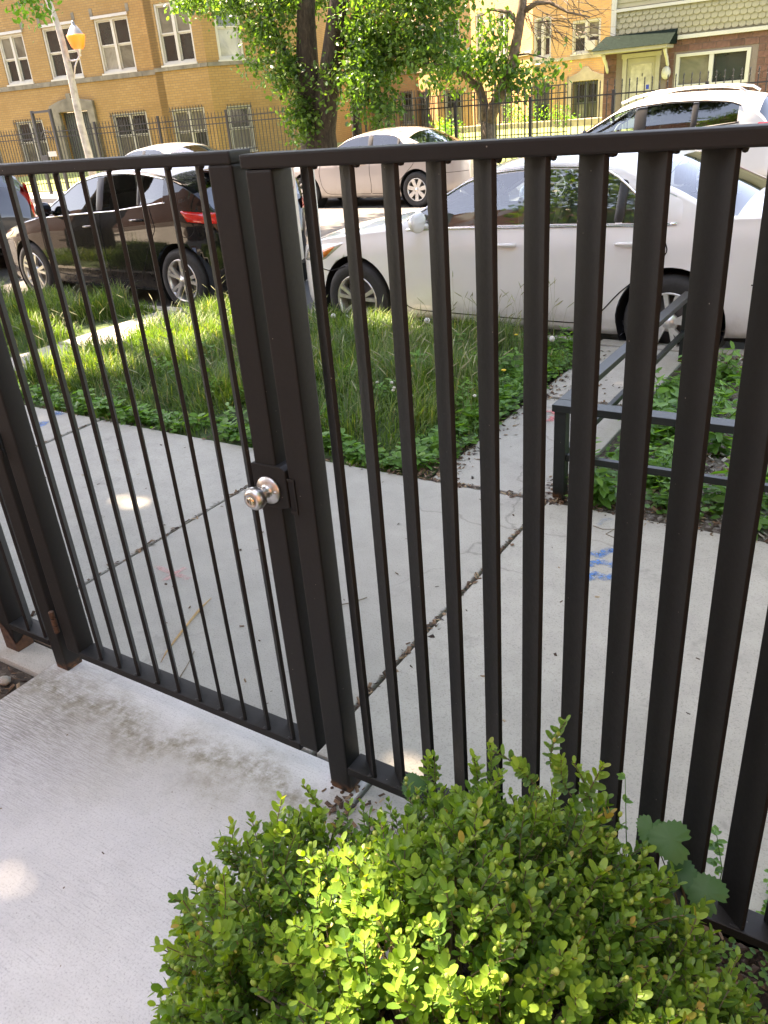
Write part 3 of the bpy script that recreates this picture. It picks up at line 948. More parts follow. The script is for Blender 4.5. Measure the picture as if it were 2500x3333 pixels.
    MB().box(.25, s.L-.3, -s.W+.14, s.W-.14, s.S_(2)-.0+.0, s.S_(2)+.03).build('floor_pan', M['dark'], t)
    # interior
    cab0, cab1 = s.dlo[0][0], s.dlo[-1][1]
    zb = s.B_(2.2)
    inn = MB(); inn.box(cab0-.25, cab0+.22, -.66, .66, zb-.25, zb-.015); inn.build('dashboard', M['black'], t, bevel=.04)
    for y in (-.37, .37):
        for xx, sc in ((s.seats[0], 1), (s.seats[1], .9)):
            se = MB()
            se.hexa([(xx, y-.25, zb-.42), (xx+.13, y-.25, zb-.42), (xx+.13, y+.25, zb-.42), (xx, y+.25, zb-.42),
                     (xx+.17, y-.21, zb+.17*sc), (xx+.27, y-.21, zb+.17*sc), (xx+.27, y+.21, zb+.17*sc), (xx+.17, y+.21, zb+.17*sc)])
            so = se.build('seat', M['seat'], t, bevel=.04)
            hr = MB(); hr.box(xx+.19, xx+.28, y-.12, y+.12, zb+.20*sc, zb+.36*sc); hr.build('headrest', M['seat'], so, bevel=.03)
            se = MB(); se.box(xx-.42, xx+.1, y-.25, y+.25, zb-.55, zb-.42); se.build('seat_cushion', M['seat'], so, bevel=.04)
    MB().box(cab0, cab1-.1, -s.W+.16, s.W-.16, s.S_(2)+.05, s.S_(2)+.08).build('cabin_floor', M['black'], t)
    sw = MB()
    cx_, cz_ = cab0+.42, zb+.02
    sw.tube([(cx_+.06*math.sin(a), -.37+.18*math.cos(a), cz_+.17*math.sin(a)) for a in np.linspace(0, 2*PI, 25)], .013, 8, caps=False)
    sw.tube([(cx_-.01, -.37-.17, cz_), (cx_-.03, -.37, cz_), (cx_-.01, -.37+.17, cz_)], .015, 6)
    sw.build('steering_wheel', M['beige'], t)
    return t, s, sp, patch, poly_tube

SEDAN = dict(L=4.80, W=.91, paint='pwhite', roofw=.73, rmax=.44, axles=(.96, 3.73), rad=.332, rimr=.212, cat='car',
    T=[(0, .62), (.05, .76), (.16, .82), (.5, .90), (.9, .965), (1.30, 1.02), (1.45, 1.06), (2.10, 1.385), (2.3, 1.43), (2.6, 1.465), (2.9, 1.47), (3.25, 1.445), (3.5, 1.39), (4.10, 1.14), (4.28, 1.12), (4.62, 1.10), (4.76, 1.04), (4.80, .80)],
    B=[(0, .60), (.06, .71), (.2, .775), (.6, .845), (1.2, .905), (1.5, .935), (2.5, .955), (3.6, .985), (4.1, 1.03), (4.6, 1.04), (4.74, .98), (4.8, .78)],
    R=[(0, .3), (1.36, .925), (1.45, .97), (2.05, 1.30), (2.3, 1.365), (2.7, 1.395), (3.0, 1.385), (3.35, 1.32), (3.7, 1.19), (4.02, 1.03), (4.2, .9), (4.8, .3)],
    S=[(0, .24), (.1, .20), (1.4, .205), (3.3, .205), (4.3, .25), (4.7, .30), (4.8, .34)],
    P=[(0, .52), (.03, .60), (.10, .70), (.25, .80), (.5, .865), (.9, .90), (1.5, .91), (3.5, .91), (4.2, .885), (4.55, .83), (4.72, .74), (4.8, .60)],
    tailcut=(3.20, 3.63, 3.76), dlo=[(1.58, 2.60), (2.70, 3.30), (3.35, 3.70)], ws=(1.46, 2.10), rw=(3.52, 4.10), tintidx=(), trim='chrome', trimr=.011,
    gaps=[[(1.42, .90), (1.36, .72), (1.40, .45), (1.52, .28), (2.2, .275), (2.62, .275)], [(2.66, .95), (2.64, .7), (2.665, .45), (2.64, .29)], [(3.62, .985), (3.70, .82), (3.52, .66), (3.36, .52), (3.22, .36), (3.05, .275), (2.66, .275)],
          [(4.25, .62), (4.78, .64)], [(.42, .60), (.62, .57), (.84, .62)]],
    handles=[(2.44, .845), (3.42, .875)], handlemat='pwhite', mirror=(1.72, .99), mirrormat='pwhite', seats=(2.30, 3.15),
    lights=[('headlight', [(.16, .63), (.56, .665), (.86, .83), (.26, .77)], 'clearlens'), ('indicator_lens', [(.42, .66), (.58, .69), (.76, .80), (.48, .765)], 'amber'), ('tail_light', [(4.42, .84), (4.77, .84), (4.74, .99), (4.50, 1.01)], 'redlens')],
    spokes=5, spokeoff=(-.21, .21), spokew=(.013, .017), spokerot=.25)
def remap(spec, f):
    s = dict(spec)
    for k in ('T', 'B', 'R', 'S', 'P'): s[k] = [(f(x), z) for x, z in s[k]]
    for k in ('handles',): s[k] = [(f(x), z) for x, z in s[k]]
    s['dlo'] = [(f(a), f(b)) for a, b in s['dlo']]
    for k in ('ws', 'rw', 'axles', 'seats'): s[k] = tuple(f(x) for x in s[k])
    if s.get('tailcut'): s['tailcut'] = tuple(f(x) for x in s['tailcut'])
    s['gaps'] = [[(f(x), z) for x, z in g_] for g_ in s['gaps']]
    s['lights'] = [(a, [(f(x), z) for x, z in c], m_) for a, c, m_ in s['lights']]
    s['mirror'] = (f(s['mirror'][0]), s['mirror'][1]); s['L'] = f(s['L'])
    return s
WCAR = remap(SEDAN, lambda x: (x-.96)*.86+.8256 if x < .96 else x-.1344)
white_car, ws_, wsp, wpatch, wtube = build_car('white_sedan', 'white saloon car parked at the near kerb behind the right fence panel', WCAR, (-4.98+.131+.015, 6.815-.007-.03, STZ-.0), math.radians(-3.0), scale=.98)
# little things on the white car
MB().tube([(1.27, .45, 1.045), (1.49, -.10, 1.13), (1.53, -.2, 1.15)], .009, 6).build('wiper', M['black'], white_car)
MB().tube([(1.23, -.25, 1.045), (1.47, -.58, 1.11)], .009, 6).build('wiper', M['black'], white_car)

HATCH = dict(SEDAN); HATCH.update(L=4.30, W=.89, paint='pblack', roofw=.72, rmax=.42, axles=(.88, 3.53), rad=.325, rimr=.215,
    T=[(0, .60), (.06, .74), (.2, .82), (.6, .93), (1.1, 1.03), (1.25, 1.07), (1.95, 1.39), (2.3, 1.455), (2.7, 1.475), (3.2, 1.455), (3.65, 1.39), (3.98, 1.30), (4.10, 1.12), (4.18, .98), (4.28, .80), (4.30, .6)],
    B=[(0, .56), (.08, .68), (.3, .76), (.8, .87), (1.2, .93), (1.5, .95), (2.6, 1.00), (3.2, 1.06), (3.6, 1.10), (3.95, 1.06), (4.1, 1.0), (4.22, .85), (4.3, .58)],
    R=[(0, .3), (1.15, .93), (1.30, .99), (1.95, 1.31), (2.3, 1.375), (2.7, 1.395), (3.1, 1.37), (3.5, 1.31), (3.8, 1.23), (4.0, 1.12), (4.12, .95), (4.3, .3)],
    S=[(0, .22), (.1, .18), (1.4, .19), (3.0, .19), (4.0, .24), (4.3, .30)],
    P=[(0, .52), (.04, .62), (.12, .72), (.3, .80), (.6, .865), (1.0, .89), (3.3, .89), (3.8, .87), (4.1, .81), (4.24, .73), (4.3, .62)],
    tailcut=None, dlo=[(1.42, 2.32), (2.42, 3.02), (3.06, 3.42)], ws=(1.26, 1.95), rw=(3.90, 4.12), tintidx=(0, 1, 2), trim='chrome', trimr=.008,
    gaps=[[(1.25, .90), (1.24, .6), (1.32, .32), (2.3, .28)], [(2.37, 1.0), (2.36, .6), (2.38, .29)], [(3.20, 1.06), (3.28, .85), (3.12, .66), (2.98, .45), (2.88, .29), (2.38, .28)]],
    handles=[(2.18, .86), (3.0, .93)], handlemat='pblack', mirror=(1.50, 1.02), mirrormat='pblack', seats=(2.05, 2.8),
    lights=[('headlight', [(.10, .62), (.50, .70), (.66, .82), (.16, .72)], 'clearlens'), ('tail_light', [(3.80, .90), (4.21, .84), (4.18, .96), (3.70, 1.03)], 'redlens')],
    spokes=5, spokeoff=(-.19, .19), spokew=(.014, .018), spokerot=.1)
for _k in ('T', 'B', 'R', 'S', 'P'): HATCH[_k] = [((x if x < 3.53 else 3.53+(x-3.53)*.74), z_) for x, z_ in HATCH[_k]]
HATCH['rw'] = (3.82, 3.96); HATCH['L'] = 4.10
HATCH['P'] = [p for p in HATCH['P'] if p[0] < 3.8]+[(3.86, .80), (3.98, .70), (4.06, .58), (4.10, .46)]
HATCH['lights'] = [HATCH['lights'][0], ('tail_light', [(3.74, .91), (4.04, .86), (4.02, .97), (3.66, 1.02)], 'redlens')]
hatch, hs_, hsp, hpatch, htube = build_car('black_hatchback', 'black hatchback with alloy wheels parked at the near kerb behind the gate', HATCH, (-10.10, 7.27, STZ), math.radians(-2.9), scale=1.02)
# fuel cap ring
htube('fuel_flap', [(3.70+.10*math.cos(a), .86+.10*math.sin(a)) for a in np.linspace(0, 2*PI, 25)], .003, M['dark'], hatch, False)
sp_ = MB(); sp_.hexa([(3.66, -.50, 1.335), (3.98, -.46, 1.315), (3.98, .46, 1.315), (3.66, .50, 1.335), (3.66, -.50, 1.365), (3.98, -.46, 1.335), (3.98, .46, 1.335), (3.66, .50, 1.365)])
sp_.build('spoiler', M['pblack'], hatch, bevel=.008)

SILV = dict(SEDAN); SILV.update(paint='psilver', handlemat='psilver', mirrormat='psilver', trim='black', trimr=.008, tintidx=(0, 1, 2), spokes=7, spokeoff=(0,), spokew=(.032, .040), spokerot=.2,
    lights=[('headlight', [(.06, .60), (.40, .66), (.50, .77), (.12, .70)], 'clearlens'), ('tail_light', [(4.52, .86), (4.78, .84), (4.75, 1.0), (4.60, 1.03)], 'redlens')])
build_car('silver_sedan', 'silver beige saloon parked across the street in front of the big tree', SILV, (-12.35, 15.72, STZ), 0.0)
GREY = dict(SILV); GREY.update(paint='pgrey', handlemat='pgrey', mirrormat='pgrey')
build_car('grey_sedan', 'pale blue-grey saloon across the street, roof showing above the gate', GREY, (-19.0, 15.75, STZ), 0.0)

SUV = dict(SEDAN); SUV.update(tailcut=None, L=4.62, W=.92, paint='pwhite2', roofw=.78, rmax=.50, axles=(.90, 3.60), rad=.36, rimr=.225,
    T=[(0, .70), (.05, .86), (.15, .96), (.6, 1.08), (1.05, 1.15), (1.25, 1.19), (1.95, 1.56), (2.2, 1.64), (2.7, 1.69), (3.3, 1.685), (3.9, 1.64), (4.25, 1.57), (4.45, 1.25), (4.57, 1.05), (4.62, .75)],
    B=[(0, .66), (.08, .80), (.3, .90), (1.0, 1.02), (1.4, 1.05), (2.4, 1.09), (3.4, 1.15), (4.0, 1.21), (4.3, 1.18), (4.48, 1.06), (4.62, .7)],
    R=[(0, .4), (1.15, 1.03), (1.3, 1.10), (1.95, 1.46), (2.3, 1.55), (2.8, 1.585), (3.4, 1.57), (3.8, 1.52), (4.1, 1.40), (4.35, 1.18), (4.62, .4)],
    S=[(0, .30), (.1, .26), (1.4, .28), (3.0, .28), (4.2, .34), (4.62, .42)],
    P=[(0, .55), (.04, .66), (.12, .76), (.3, .84), (.6, .89), (1.0, .92), (3.6, .92), (4.1, .90), (4.4, .85), (4.55, .78), (4.62, .66)],
    dlo=[(1.42, 2.30), (2.48, 3.22), (3.30, 3.92)], ws=(1.26, 1.95), rw=(4.22, 4.45), tintidx=(1, 2), trim='black', trimr=.014,
    gaps=[[(1.2, 1.0), (1.2, .6), (1.3, .36), (2.3, .34)], [(2.39, 1.1), (2.37, .6), (2.38, .34)], [(3.28, 1.15), (3.3, .9), (3.15, .7), (2.98, .5), (2.9, .35), (2.38, .34)]],
    handles=[(2.2, .98), (3.08, 1.03)], handlemat='pwhite2', mirror=(1.48, 1.14), mirrormat='black', seats=(2.1, 2.9),
    lights=[('headlight', [(.08, .76), (.45, .84), (.60, .96), (.12, .88)], 'clearlens'), ('tail_light', [(4.22, .98), (4.58, .94), (4.50, 1.18), (4.22, 1.20)], 'redlens')])
suv, us_, usp, upatch, utube = build_car('white_suv', 'white sport utility car with roof rails parked across the street at the right', SUV, (-6.65, 15.72, STZ), 0.0)
for sg_ in (-1, 1):
    pts = [(1.98, 1.60), (2.2, 1.67), (2.6, 1.735), (3.1, 1.755), (3.6, 1.74), (3.85, 1.70), (3.97, 1.63)]
    MB().tube([(x, sg_*.60, z) for x, z in pts], .020, 8).build('roof_rail', M['psilver'], suv)
DSUV = dict(SUV); DSUV.update(paint='pblack2', handlemat='black', mirrormat='black', tintidx=(0, 1, 2), trim='black')
DSUV['rwdark'] = True
DSUV['lights'] = [DSUV['lights'][0], ('tail_light', [(4.30, .78), (4.585, .74), (4.50, 1.20), (4.34, 1.24)], 'redlens')]
build_car('dark_suv', 'dark sport utility car with tall red tail light parked ahead of the black hatchback', DSUV, (-15.90, 7.40, STZ), math.radians(-2), scale=1.0)
# ------------------------------------------------------------------ pixel-of-the-photograph to place helper (used only to read off real positions)
def at(px, py, Y):
    f = 2596.4
    dv = _r2*((px-1250)/f) - _u2*((py-1666.5)/f) + _fw
    k = Y/dv.y
    return Vector((dv.x*k, Y, CAM.z+dv.z*k))

# ------------------------------------------------------------------ buildings
def wall(parent, name, p0, p1, z0, z1, holes, mat, reveal=.10, matr=None):
    """wall from p0 to p1 (plan points), outside on the right-hand side of p0->p1 reversed; holes (a,b,za,zb)"""
    v = Vector((p1[0]-p0[0], p1[1]-p0[1], 0)); L = v.length; ang = math.atan2(v.y, v.x)
    xs_ = sorted({0, L, *[h[0] for h in holes], *[h[1] for h in holes]}); zs_ = sorted({z0, z1, *[h[2] for h in holes], *[h[3] for h in holes]})
    m = MB()
    for a, b in zip(xs_[:-1], xs_[1:]):
        for c, e in zip(zs_[:-1], zs_[1:]):
            xm, zm = (a+b)/2, (c+e)/2
            if any(h[0] < xm < h[1] and h[2] < zm < h[3] for h in holes): continue
            m.add([(a, 0, c), (b, 0, c), (b, 0, e), (a, 0, e)], [(0, 1, 2, 3)])
            m.add([(a, .3, c), (b, .3, c), (b, .3, e), (a, .3, e)], [(3, 2, 1, 0)])
    for a, b, c, e in holes:
        m.add([(a, 0, c), (a, .3, c), (a, .3, e), (a, 0, e)], [(0, 1, 2, 3)])
        m.add([(b, 0, c), (b, .3, c), (b, .3, e), (b, 0, e)], [(3, 2, 1, 0)])
        m.add([(a, 0, e), (b, 0, e), (b, .3, e), (a, .3, e)], [(3, 2, 1, 0)])
        m.add([(a, 0, c), (b, 0, c), (b, .3, c), (a, .3, c)], [(0, 1, 2, 3)])
    m.add([(0, 0, z1), (L, 0, z1), (L, .3, z1), (0, .3, z1)], [(0, 1, 2, 3)])
    for xx in (0, L): m.add([(xx, 0, z0), (xx, .3, z0), (xx, .3, z1), (xx, 0, z1)], [(0, 1, 2, 3)])
    pl = parent.location
    o = m.build(name, mat, parent, loc=(p0[0]-pl.x, p0[1]-pl.y, 0), rot=(0, 0, ang), fix=False)
    o['_a'] = ang
    return o

def window(parent, w_, a, b, z0, z1, leaves=2, grille=False, pane=('pane', 'pane'), frame='cream', drop=None):
    ang = w_['_a']; loc = tuple(w_.location)
    m = MB(); e = .07; y0, y1 = .03, .16
    m.box(a+.002, a+e, y0, y1, z0+.002, z1-.002); m.box(b-e, b-.002, y0, y1, z0+.002, z1-.002)
    m.box(a+e, b-e, y0, y1, z1-e, z1-.002); m.box(a+e, b-e, y0, y1, z0+.002, z0+e)
    m.box(a-.04, b+.04, -.05, .03, z0-.05, z0+.001)
    n = leaves; w1 = (b-a-2*e-(n-1)*.10)/n; cells = []
    for k in range(n):
        x0 = a+e+k*(w1+.10)
        if k: m.box(x0-.10, x0, y0+.004, y1, z0+e, z1-e)
        zm = z0+(z1-z0)*.49
        f = .04
        for (c, d_, yy) in ((z0+e, zm+.02, .11), (zm+.021, z1-e, .08)):
            m.box(x0, x0+f, yy, yy+.04, c, d_); m.box(x0+w1-f, x0+w1, yy, yy+.04, c, d_)
            m.box(x0+f, x0+w1-f, yy, yy+.04, c, c+f); m.box(x0+f, x0+w1-f, yy, yy+.04, d_-f, d_)
            cells.append((x0+f, x0+w1-f, c+f, d_-f, yy+.02))
    o = m.build('window', M[frame], parent, loc=loc, rot=(0, 0, ang))
    alt = R.choice([('pane',), ('pane', 'panelight'), ('greenpane', 'pane'), ('blind', 'pane', 'panelight', 'pane'), ('pane', 'greenpane')])
    for k, (x0, x1, c, d_, yy) in enumerate(cells):
        q_ = MB().add([(x0, yy, c), (x1, yy, c), (x1, yy, d_), (x0, yy, d_)], [(0, 1, 2, 3)])
        q_.build('pane', M[(alt if pane == ('pane', 'pane') else pane)[k % len(alt if pane == ('pane', 'pane') else pane)]], o, fix=False)
    if grille:
        g = MB(); k = int((b-a)/.115)
        for i in range(k+1):
            x = a+.02+(b-a-.04)*i/k
            g.box(x-.009, x+.009, -.09, -.072, z0-.02, z1+.06)
        for z in (z0+.06, (z0+z1)/2, z1-.06): g.box(a-.02, b+.02, -.097, -.0901, z-.012, z+.012)
        g.build('window_grille', M['farion'], o)
    return o

ab = thing('apartment_building', 'yellow brick apartment block with stone sill band across the street at the left', 'building', (-25.3, 21.0, 0))
yfa = math.radians(9.68)
nfv = Vector((-math.sin(yfa), math.cos(yfa), 0)); ufv = Vector((math.cos(yfa), math.sin(yfa), 0))
def fp(s_, D): p = nfv*D+ufv*s_; return (p.x, p.y)
p0, p1 = fp(-36, 26), fp(-18.34, 26)
def rs(v): return v+36
H1 = [(rs(-25.75), rs(-24.52), 3.50, 5.08), (rs(-23.60), rs(-22.15), 3.50, 5.12), (rs(-21.25), rs(-19.80), 3.50, 5.14), (rs(-28.2), rs(-26.8), 3.5, 5.1), (rs(-31.4), rs(-30.0), 3.5, 5.1),
      (rs(-25.9), rs(-24.55), .75, 2.27), (rs(-23.55), rs(-22.25), .05, 2.42), (rs(-21.29), rs(-19.75), .75, 2.22), (rs(-28.4), rs(-27.0), .75, 2.25)]
w1 = wall(ab, 'wall', p0, p1, -.1, 7.5, H1, M['ybrick'])
for k in (0, 1, 2, 3, 4):
    a, b, c, e = H1[k]
    window(ab, w1, a, b, c, e, 2)
for k in (5, 7, 8):
    a, b, c, e = H1[k]; window(ab, w1, a, b, c, e, 2, True, pane=('panelight', 'pane'))
# carved door surround and grilled doorway
dd = MB()
x0, x1 = rs(-23.98), rs(-21.93)
dd.prism([(x0, .0), (rs(-23.56), .0), (rs(-23.56), 2.43), (rs(-22.24), 2.43), (rs(-22.24), .0), (x1, .0), (x1, 2.72), (rs(-22.45), 2.80), (rs(-22.88), 2.86), (rs(-22.88), 3.02), (rs(-23.08), 3.02), (rs(-23.08), 2.86), (rs(-23.5), 2.80), (x0, 2.66)], -.12, -.002)
dd.build('door_surround', M['stone'], ab, loc=tuple(w1.location), rot=(0, 0, w1['_a']), bevel=.02)
dw = MB(); dw.box(rs(-23.54), rs(-22.26), .12, .16, .05, 2.41)
dwo = dw.build('door', M['greydoor'], ab, loc=tuple(w1.location), rot=(0, 0, w1['_a']))
g = MB()
for i in range(12): x = rs(-23.50)+i*.108; g.box(x, x+.022, .06, .08, .07, 2.40)
g.build('door_bar', M['farion'], dwo); bpy.data.objects[-1:] if False else None
# second stair pier
p2 = fp(-18.34, 25); p3 = fp(-16.27, 25)
w2r = wall(ab, 'wall', (p1[0], p1[1]), p2, -.1, 7.5, [], M['ybrick'])
H2 = [(.37, 1.69, 3.46, 5.18), (.37, 1.69, .75, 2.17)]
w3 = wall(ab, 'wall', p2, p3, -.1, 7.5, H2, M['ybrick'])
window(ab, w3, *H2[0], 2, pane=('pane', 'panelight')); window(ab, w3, *H2[1], 2, True, pane=('panelight', 'panelight', 'pane', 'panelight'))
dv = Vector((.56, .83)).normalized(); p4 = (p3[0]+dv.x*3.1, p3[1]+dv.y*3.1)
H3 = [(.42, 1.26, 3.46, 5.24), (.42, 1.24, .75, 2.13)]
w4 = wall(ab, 'wall', p3, p4, -.1, 7.5, H3, M['ybrick'])
window(ab, w4, *H3[0], 1); window(ab, w4, *H3[1], 1, True, pane=('panelight', 'pane'))
p5 = (-25.6, 40.2)
w5 = wall(ab, 'wall', p4, p5, -.1, 7.5, [], M['ybrick'])
# stone sill band, in blocks
def band(par, wl, a, b, z0, z1, y0=-.045, L=.62, mat='stone', rr=R):
    x = a
    while x < b-.05:
        w_ = min(L*rr.uniform(.8, 1.2), b-x)
        m = MB().box(x+.004, x+w_-.004, y0-rr.uniform(0, .004), -.001, z0, z1)
        m.build('band_stone', M[mat], par, loc=tuple(wl.location), rot=(0, 0, wl['_a']))
        x += w_
band(ab, w1, 6, 17.66, 3.30, 3.448); band(ab, w3, 0, 2.1, 3.30, 3.41); band(ab, w4, 0, 3.1, 3.30, 3.41)
for a, b, c, e in H1[:5]:
    m = MB(); m.box(a-.05, b+.05, -.06, -.001, e+.001, e+.085); m.build('lintel', M['whitep'], ab, loc=tuple(w1.location), rot=(0, 0, w1['_a']))
    for x in (a-.1, b+.0):
        m = MB(); m.box(x, x+.13, -.012, -.001, e+.09, e+.32); m.build('keystone', M['stone'], ab, loc=tuple(w1.location), rot=(0, 0, w1['_a']))
roofm = MB(); P_ = [p0, p1, p2, p3, p4, p5, (p5[0]-12, 41), (p0[0]-2, p0[1]+14)]
roofm.add([(x-ab.location.x, y-ab.location.y, 7.5) for x, y in P_], [tuple(range(len(P_)))]); roofm.build('roof', M['roofing'], ab, fix=False)

# courtyard wing in the sun
cb = thing('apartment_building', 'sunlit orange brick rear wing of the apartment court behind the forked tree', 'building', (-18.0, 38.0, 0))
def rat(a, Y): return a/36*Y
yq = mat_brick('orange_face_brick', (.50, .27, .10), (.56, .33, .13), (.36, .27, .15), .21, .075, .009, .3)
pts = [(-29.0, 40.0), (-23.0, 40.0), (-20.6, 38.0), (-18.95, 38.0), (-14.25, 34.2), (-6.0, 34.2)]
def zz(z, Y): return 1.63+(z-1.63)*Y/36
# orange 0
HA = [(29-23.9, 29-23.2, .9, zz(2.3, 40)), (29-26.5, 29-25.1, 3.4, 5.2), (29-26.5, 29-25.1, .9, 2.3)]
wa = wall(cb, 'wall', pts[0], pts[1], 0, 8, HA, yq)
for h in HA: window(cb, wa, *h, 1 if h[1]-h[0] < 1 else 2, h[2] < 2)
L1 = math.dist(pts[1], pts[2])
wb = wall(cb, 'wall', pts[1], pts[2], 0, 8, [(.55, 1.9, .75, zz(2.24, 39)), (.5, 1.9, 3.6, 5.3)], yq)
window(cb, wb, .55, 1.9, .75, zz(2.24, 39), 2, True, pane=('panelight', 'pane')); window(cb, wb, .5, 1.9, 3.6, 5.3, 2)
wc = wall(cb, 'wall', pts[2], pts[3], 0, 8, [(.32, 1.2, .75, zz(2.2, 38)), (.3, 1.2, 3.55, 5.3)], yq)
window(cb, wc, .32, 1.2, .75, zz(2.2, 38), 1, True); window(cb, wc, .3, 1.2, 3.55, 5.3, 1)
L3 = math.dist(pts[3], pts[4])
hd = [(.75, 1.55, .7, 2.22), (3.2, 4.15, .7, 2.15), (.75, 1.55, 3.45, 5.1), (3.0, 4.0, 3.3, 4.9)]
wd = wall(cb, 'wall', pts[3], pts[4], 0, 8, hd, yq)
for h in hd: window(cb, wd, *h, 2, h[2] < 2, pane=('panelight', 'pane'))
he = [(.06+.55-.5, .75, .62, 2.10), (.05, .78, 3.0, 4.4), (1.62, 2.75, 3.0, 4.12), (1.75, 2.75, .5, 2.05), (4.2, 5.4, 3.0, 4.2)]
we = wall(cb, 'wall', pts[4], pts[5], 0, 8, he, yq)
window(cb, we, *he[0], 1, True, frame='greydoor'); window(cb, we, *he[1], 2)
wac = window(cb, we, *he[2], 2, pane=('pane', 'panelight')); window(cb, we, *he[3], 2, True, frame='greydoor'); window(cb, we, *he[4], 2)
MB().box(2.25, 2.62, -.22, .1, 3.08, 3.40).build('air_conditioner', M['whitep'], wac, bevel=.01)
ds = MB(); ds.prism([(1.5, .4), (1.74, .4), (1.74, 2.06), (2.76, 2.06), (2.76, .4), (3.0, .4), (3.0, 2.2), (2.5, 2.38), (2.32, 2.55), (2.18, 2.55), (2.0, 2.38), (1.5, 2.2)], -.12, -.002)
ds.build('door_surround', M['stone2'], cb, loc=tuple(we.location), rot=(0, 0, we['_a']), bevel=.02)
for wl, L_ in ((wa, 6), (wb, L1), (wc, 1.65), (wd, L3), (we, 8)):
    m = MB(); m.box(0, L_, -.05, -.001, 3.16 if wl is not we else 2.82, 3.32 if wl is not we else 2.94); m.build('sill_band', M['stone2'], cb, loc=tuple(wl.location), rot=(0, 0, wl['_a']))
roofm = MB(); P_ = pts+[(-6, 48), (-29, 48)]
roofm.add([(x-cb.location.x, y-cb.location.y, 8) for x, y in P_], [tuple(range(len(P_)))]); roofm.build('roof', M['roofing'], cb, fix=False)

# frame house at the right: red block below, sage scalloped shingles above
HX, HY = -8.93, 27.0
hs = thing('frame_house', 'house with red block ground floor and sage scalloped shingles behind the white sport utility', 'building', (HX, HY, 0))
def hb(name, x0, x1, y0, y1, z0, z1, mat, par=None, bev=.006): return MB().box(x0-HX, x1-HX, y0, y1, z0, z1).build(name, mat, par or hs, bevel=bev)
holes = [(-8.36-HX, -7.27-HX, .35, 2.53), (-6.78-HX, -4.83-HX, 1.58, 2.40)]
wh_ = wall(hs, 'wall', (HX, HY), (-1.5, HY), -.1, 2.90, holes, M['mortar'])
bh, bl = .168, .375
meshes = []
for k in range(5):
    c = R.uniform(.75, 1.3)
    mt = plain('red_block_%d' % k, (.115*c, .052*c, .038*c), .85, nscale=9, namt=.3, bump=.3)
    meshes.append(MB().box(.006, bl-.006, -.014, .004, .006, bh-.006).mesh('brick', mt, bevel=.003))
half = MB().box(.006, bl/2-.006, -.014, .004, .006, bh-.006).mesh('brick', M['redbrick'], bevel=.003)
row = 0; z = .30; cnt = 0
while z+bh < 2.86:
    x = 0.0-(bl/2 if row % 2 else 0)
    while x < -3.6-HX:
        xa, xb = x, x+bl
        bad = any(xb > h[0]-.06 and xa < h[1]+.06 and z+bh > h[2]-.06 and z < h[3]+.06 for h in holes)
        if not bad and xa >= -.01:
            put('brick', meshes[R.randrange(5)], hs, (xa, 0, z)); cnt += 1
        elif not bad or True:
            for hx in (xa, xa+bl/2):
                if hx >= -.01 and not any(hx+bl/2 > h[0]-.05 and hx < h[1]+.05 and z+bh > h[2]-.05 and z < h[3]+.05 for h in holes):
                    put('brick', half, hs, (hx, 0, z)); cnt += 1
        x += bl
    z += bh; row += 1
# door
dm = MB(); a, b = .59, 1.65
dm.box(a-.02, a+.10, -.05, .12, .35, 2.54); dm.box(b-.10, b+.02, -.05, .12, .35, 2.54); dm.box(a-.05, b+.05, -.06, .12, 2.45, 2.57)
dfr = dm.build('door_frame', M['housecream'], hs, bevel=.005)
dm = MB(); dm.box(a+.11, b-.11, .03, .07, .36, 2.44)
door = dm.build('storm_door', M['housecream'], hs, bevel=.004)
MB().box(a+.22, b-.22, .018, .029, .95, 2.28).build('door_pane', M['curtain'], door, bevel=.002)
MB().box(.60+.55, .60+.57, .005, .017, 1.95, 2.03).build('door_knocker', M['black'], door)
MB().box(b-.36, b-.27, .008, .017, 1.60, 1.72).build('blue_sticker', plain('blue_decal', (.02, .05, .35), .5), door)
# small hipped porch roof on brackets
cp = MB()
zA, zB = 2.61, 2.70
cp.hexa([(-.10, -.75, zA), (2.02, -.75, zA), (2.02, -.001, zA), (-.10, -.001, zA), (-.10, -.75, zB), (2.02, -.75, zB), (2.02, -.001, zB), (-.10, -.001, zB)])
co = cp.build('porch_canopy', M['housecream'], hs, bevel=.008)
cp = MB(); cp.add([(-.16, -.82, 2.701), (2.10, -.82, 2.701), (2.10, -.0, 2.701), (-.16, 0, 2.701), (.03, -.05, 3.08), (2.10, -.05, 3.08), (2.10, -.0, 3.08), (.03, 0, 3.08)], [(0, 1, 2, 3), (0, 1, 5, 4), (1, 2, 6, 5), (3, 0, 4, 7), (4, 5, 6, 7)])
cp.build('canopy_roof', M['roofing'], co)
for x in (.12, 1.90):
    MB().tube([(x, -.03, 2.12), (x, -.07, 2.2), (x, -.16, 2.3), (x, -.22, 2.38), (x, -.38, 2.47), (x, -.5, 2.61)], [.03, .05, .045, .05, .045, .06], 8).build('bracket', M['whitep'], co)
window_house = MB()
o_ = window(hs, wh_, -6.78-HX, -4.83-HX, 1.58, 2.40, 1, frame='cream') if False else None
m = MB(); a, b, c, e = -6.78-HX, -4.83-HX, 1.58, 2.40
m.box(a-.03, a+.07, -.03, .10, c-.03, e+.03); m.box(b-.07, b+.03, -.03, .10, c-.03, e+.03); m.box(a+.07, b-.07, -.03, .10, e-.05, e+.03); m.box(a+.07, b-.07, -.03, .10, c-.03, c+.06); mx_ = (a+b)/2-.03; m.box(mx_-.06, mx_+.06, -.02, .10, c+.06, e-.05)
wo_ = m.build('window', M['whitep'], hs, bevel=.005)
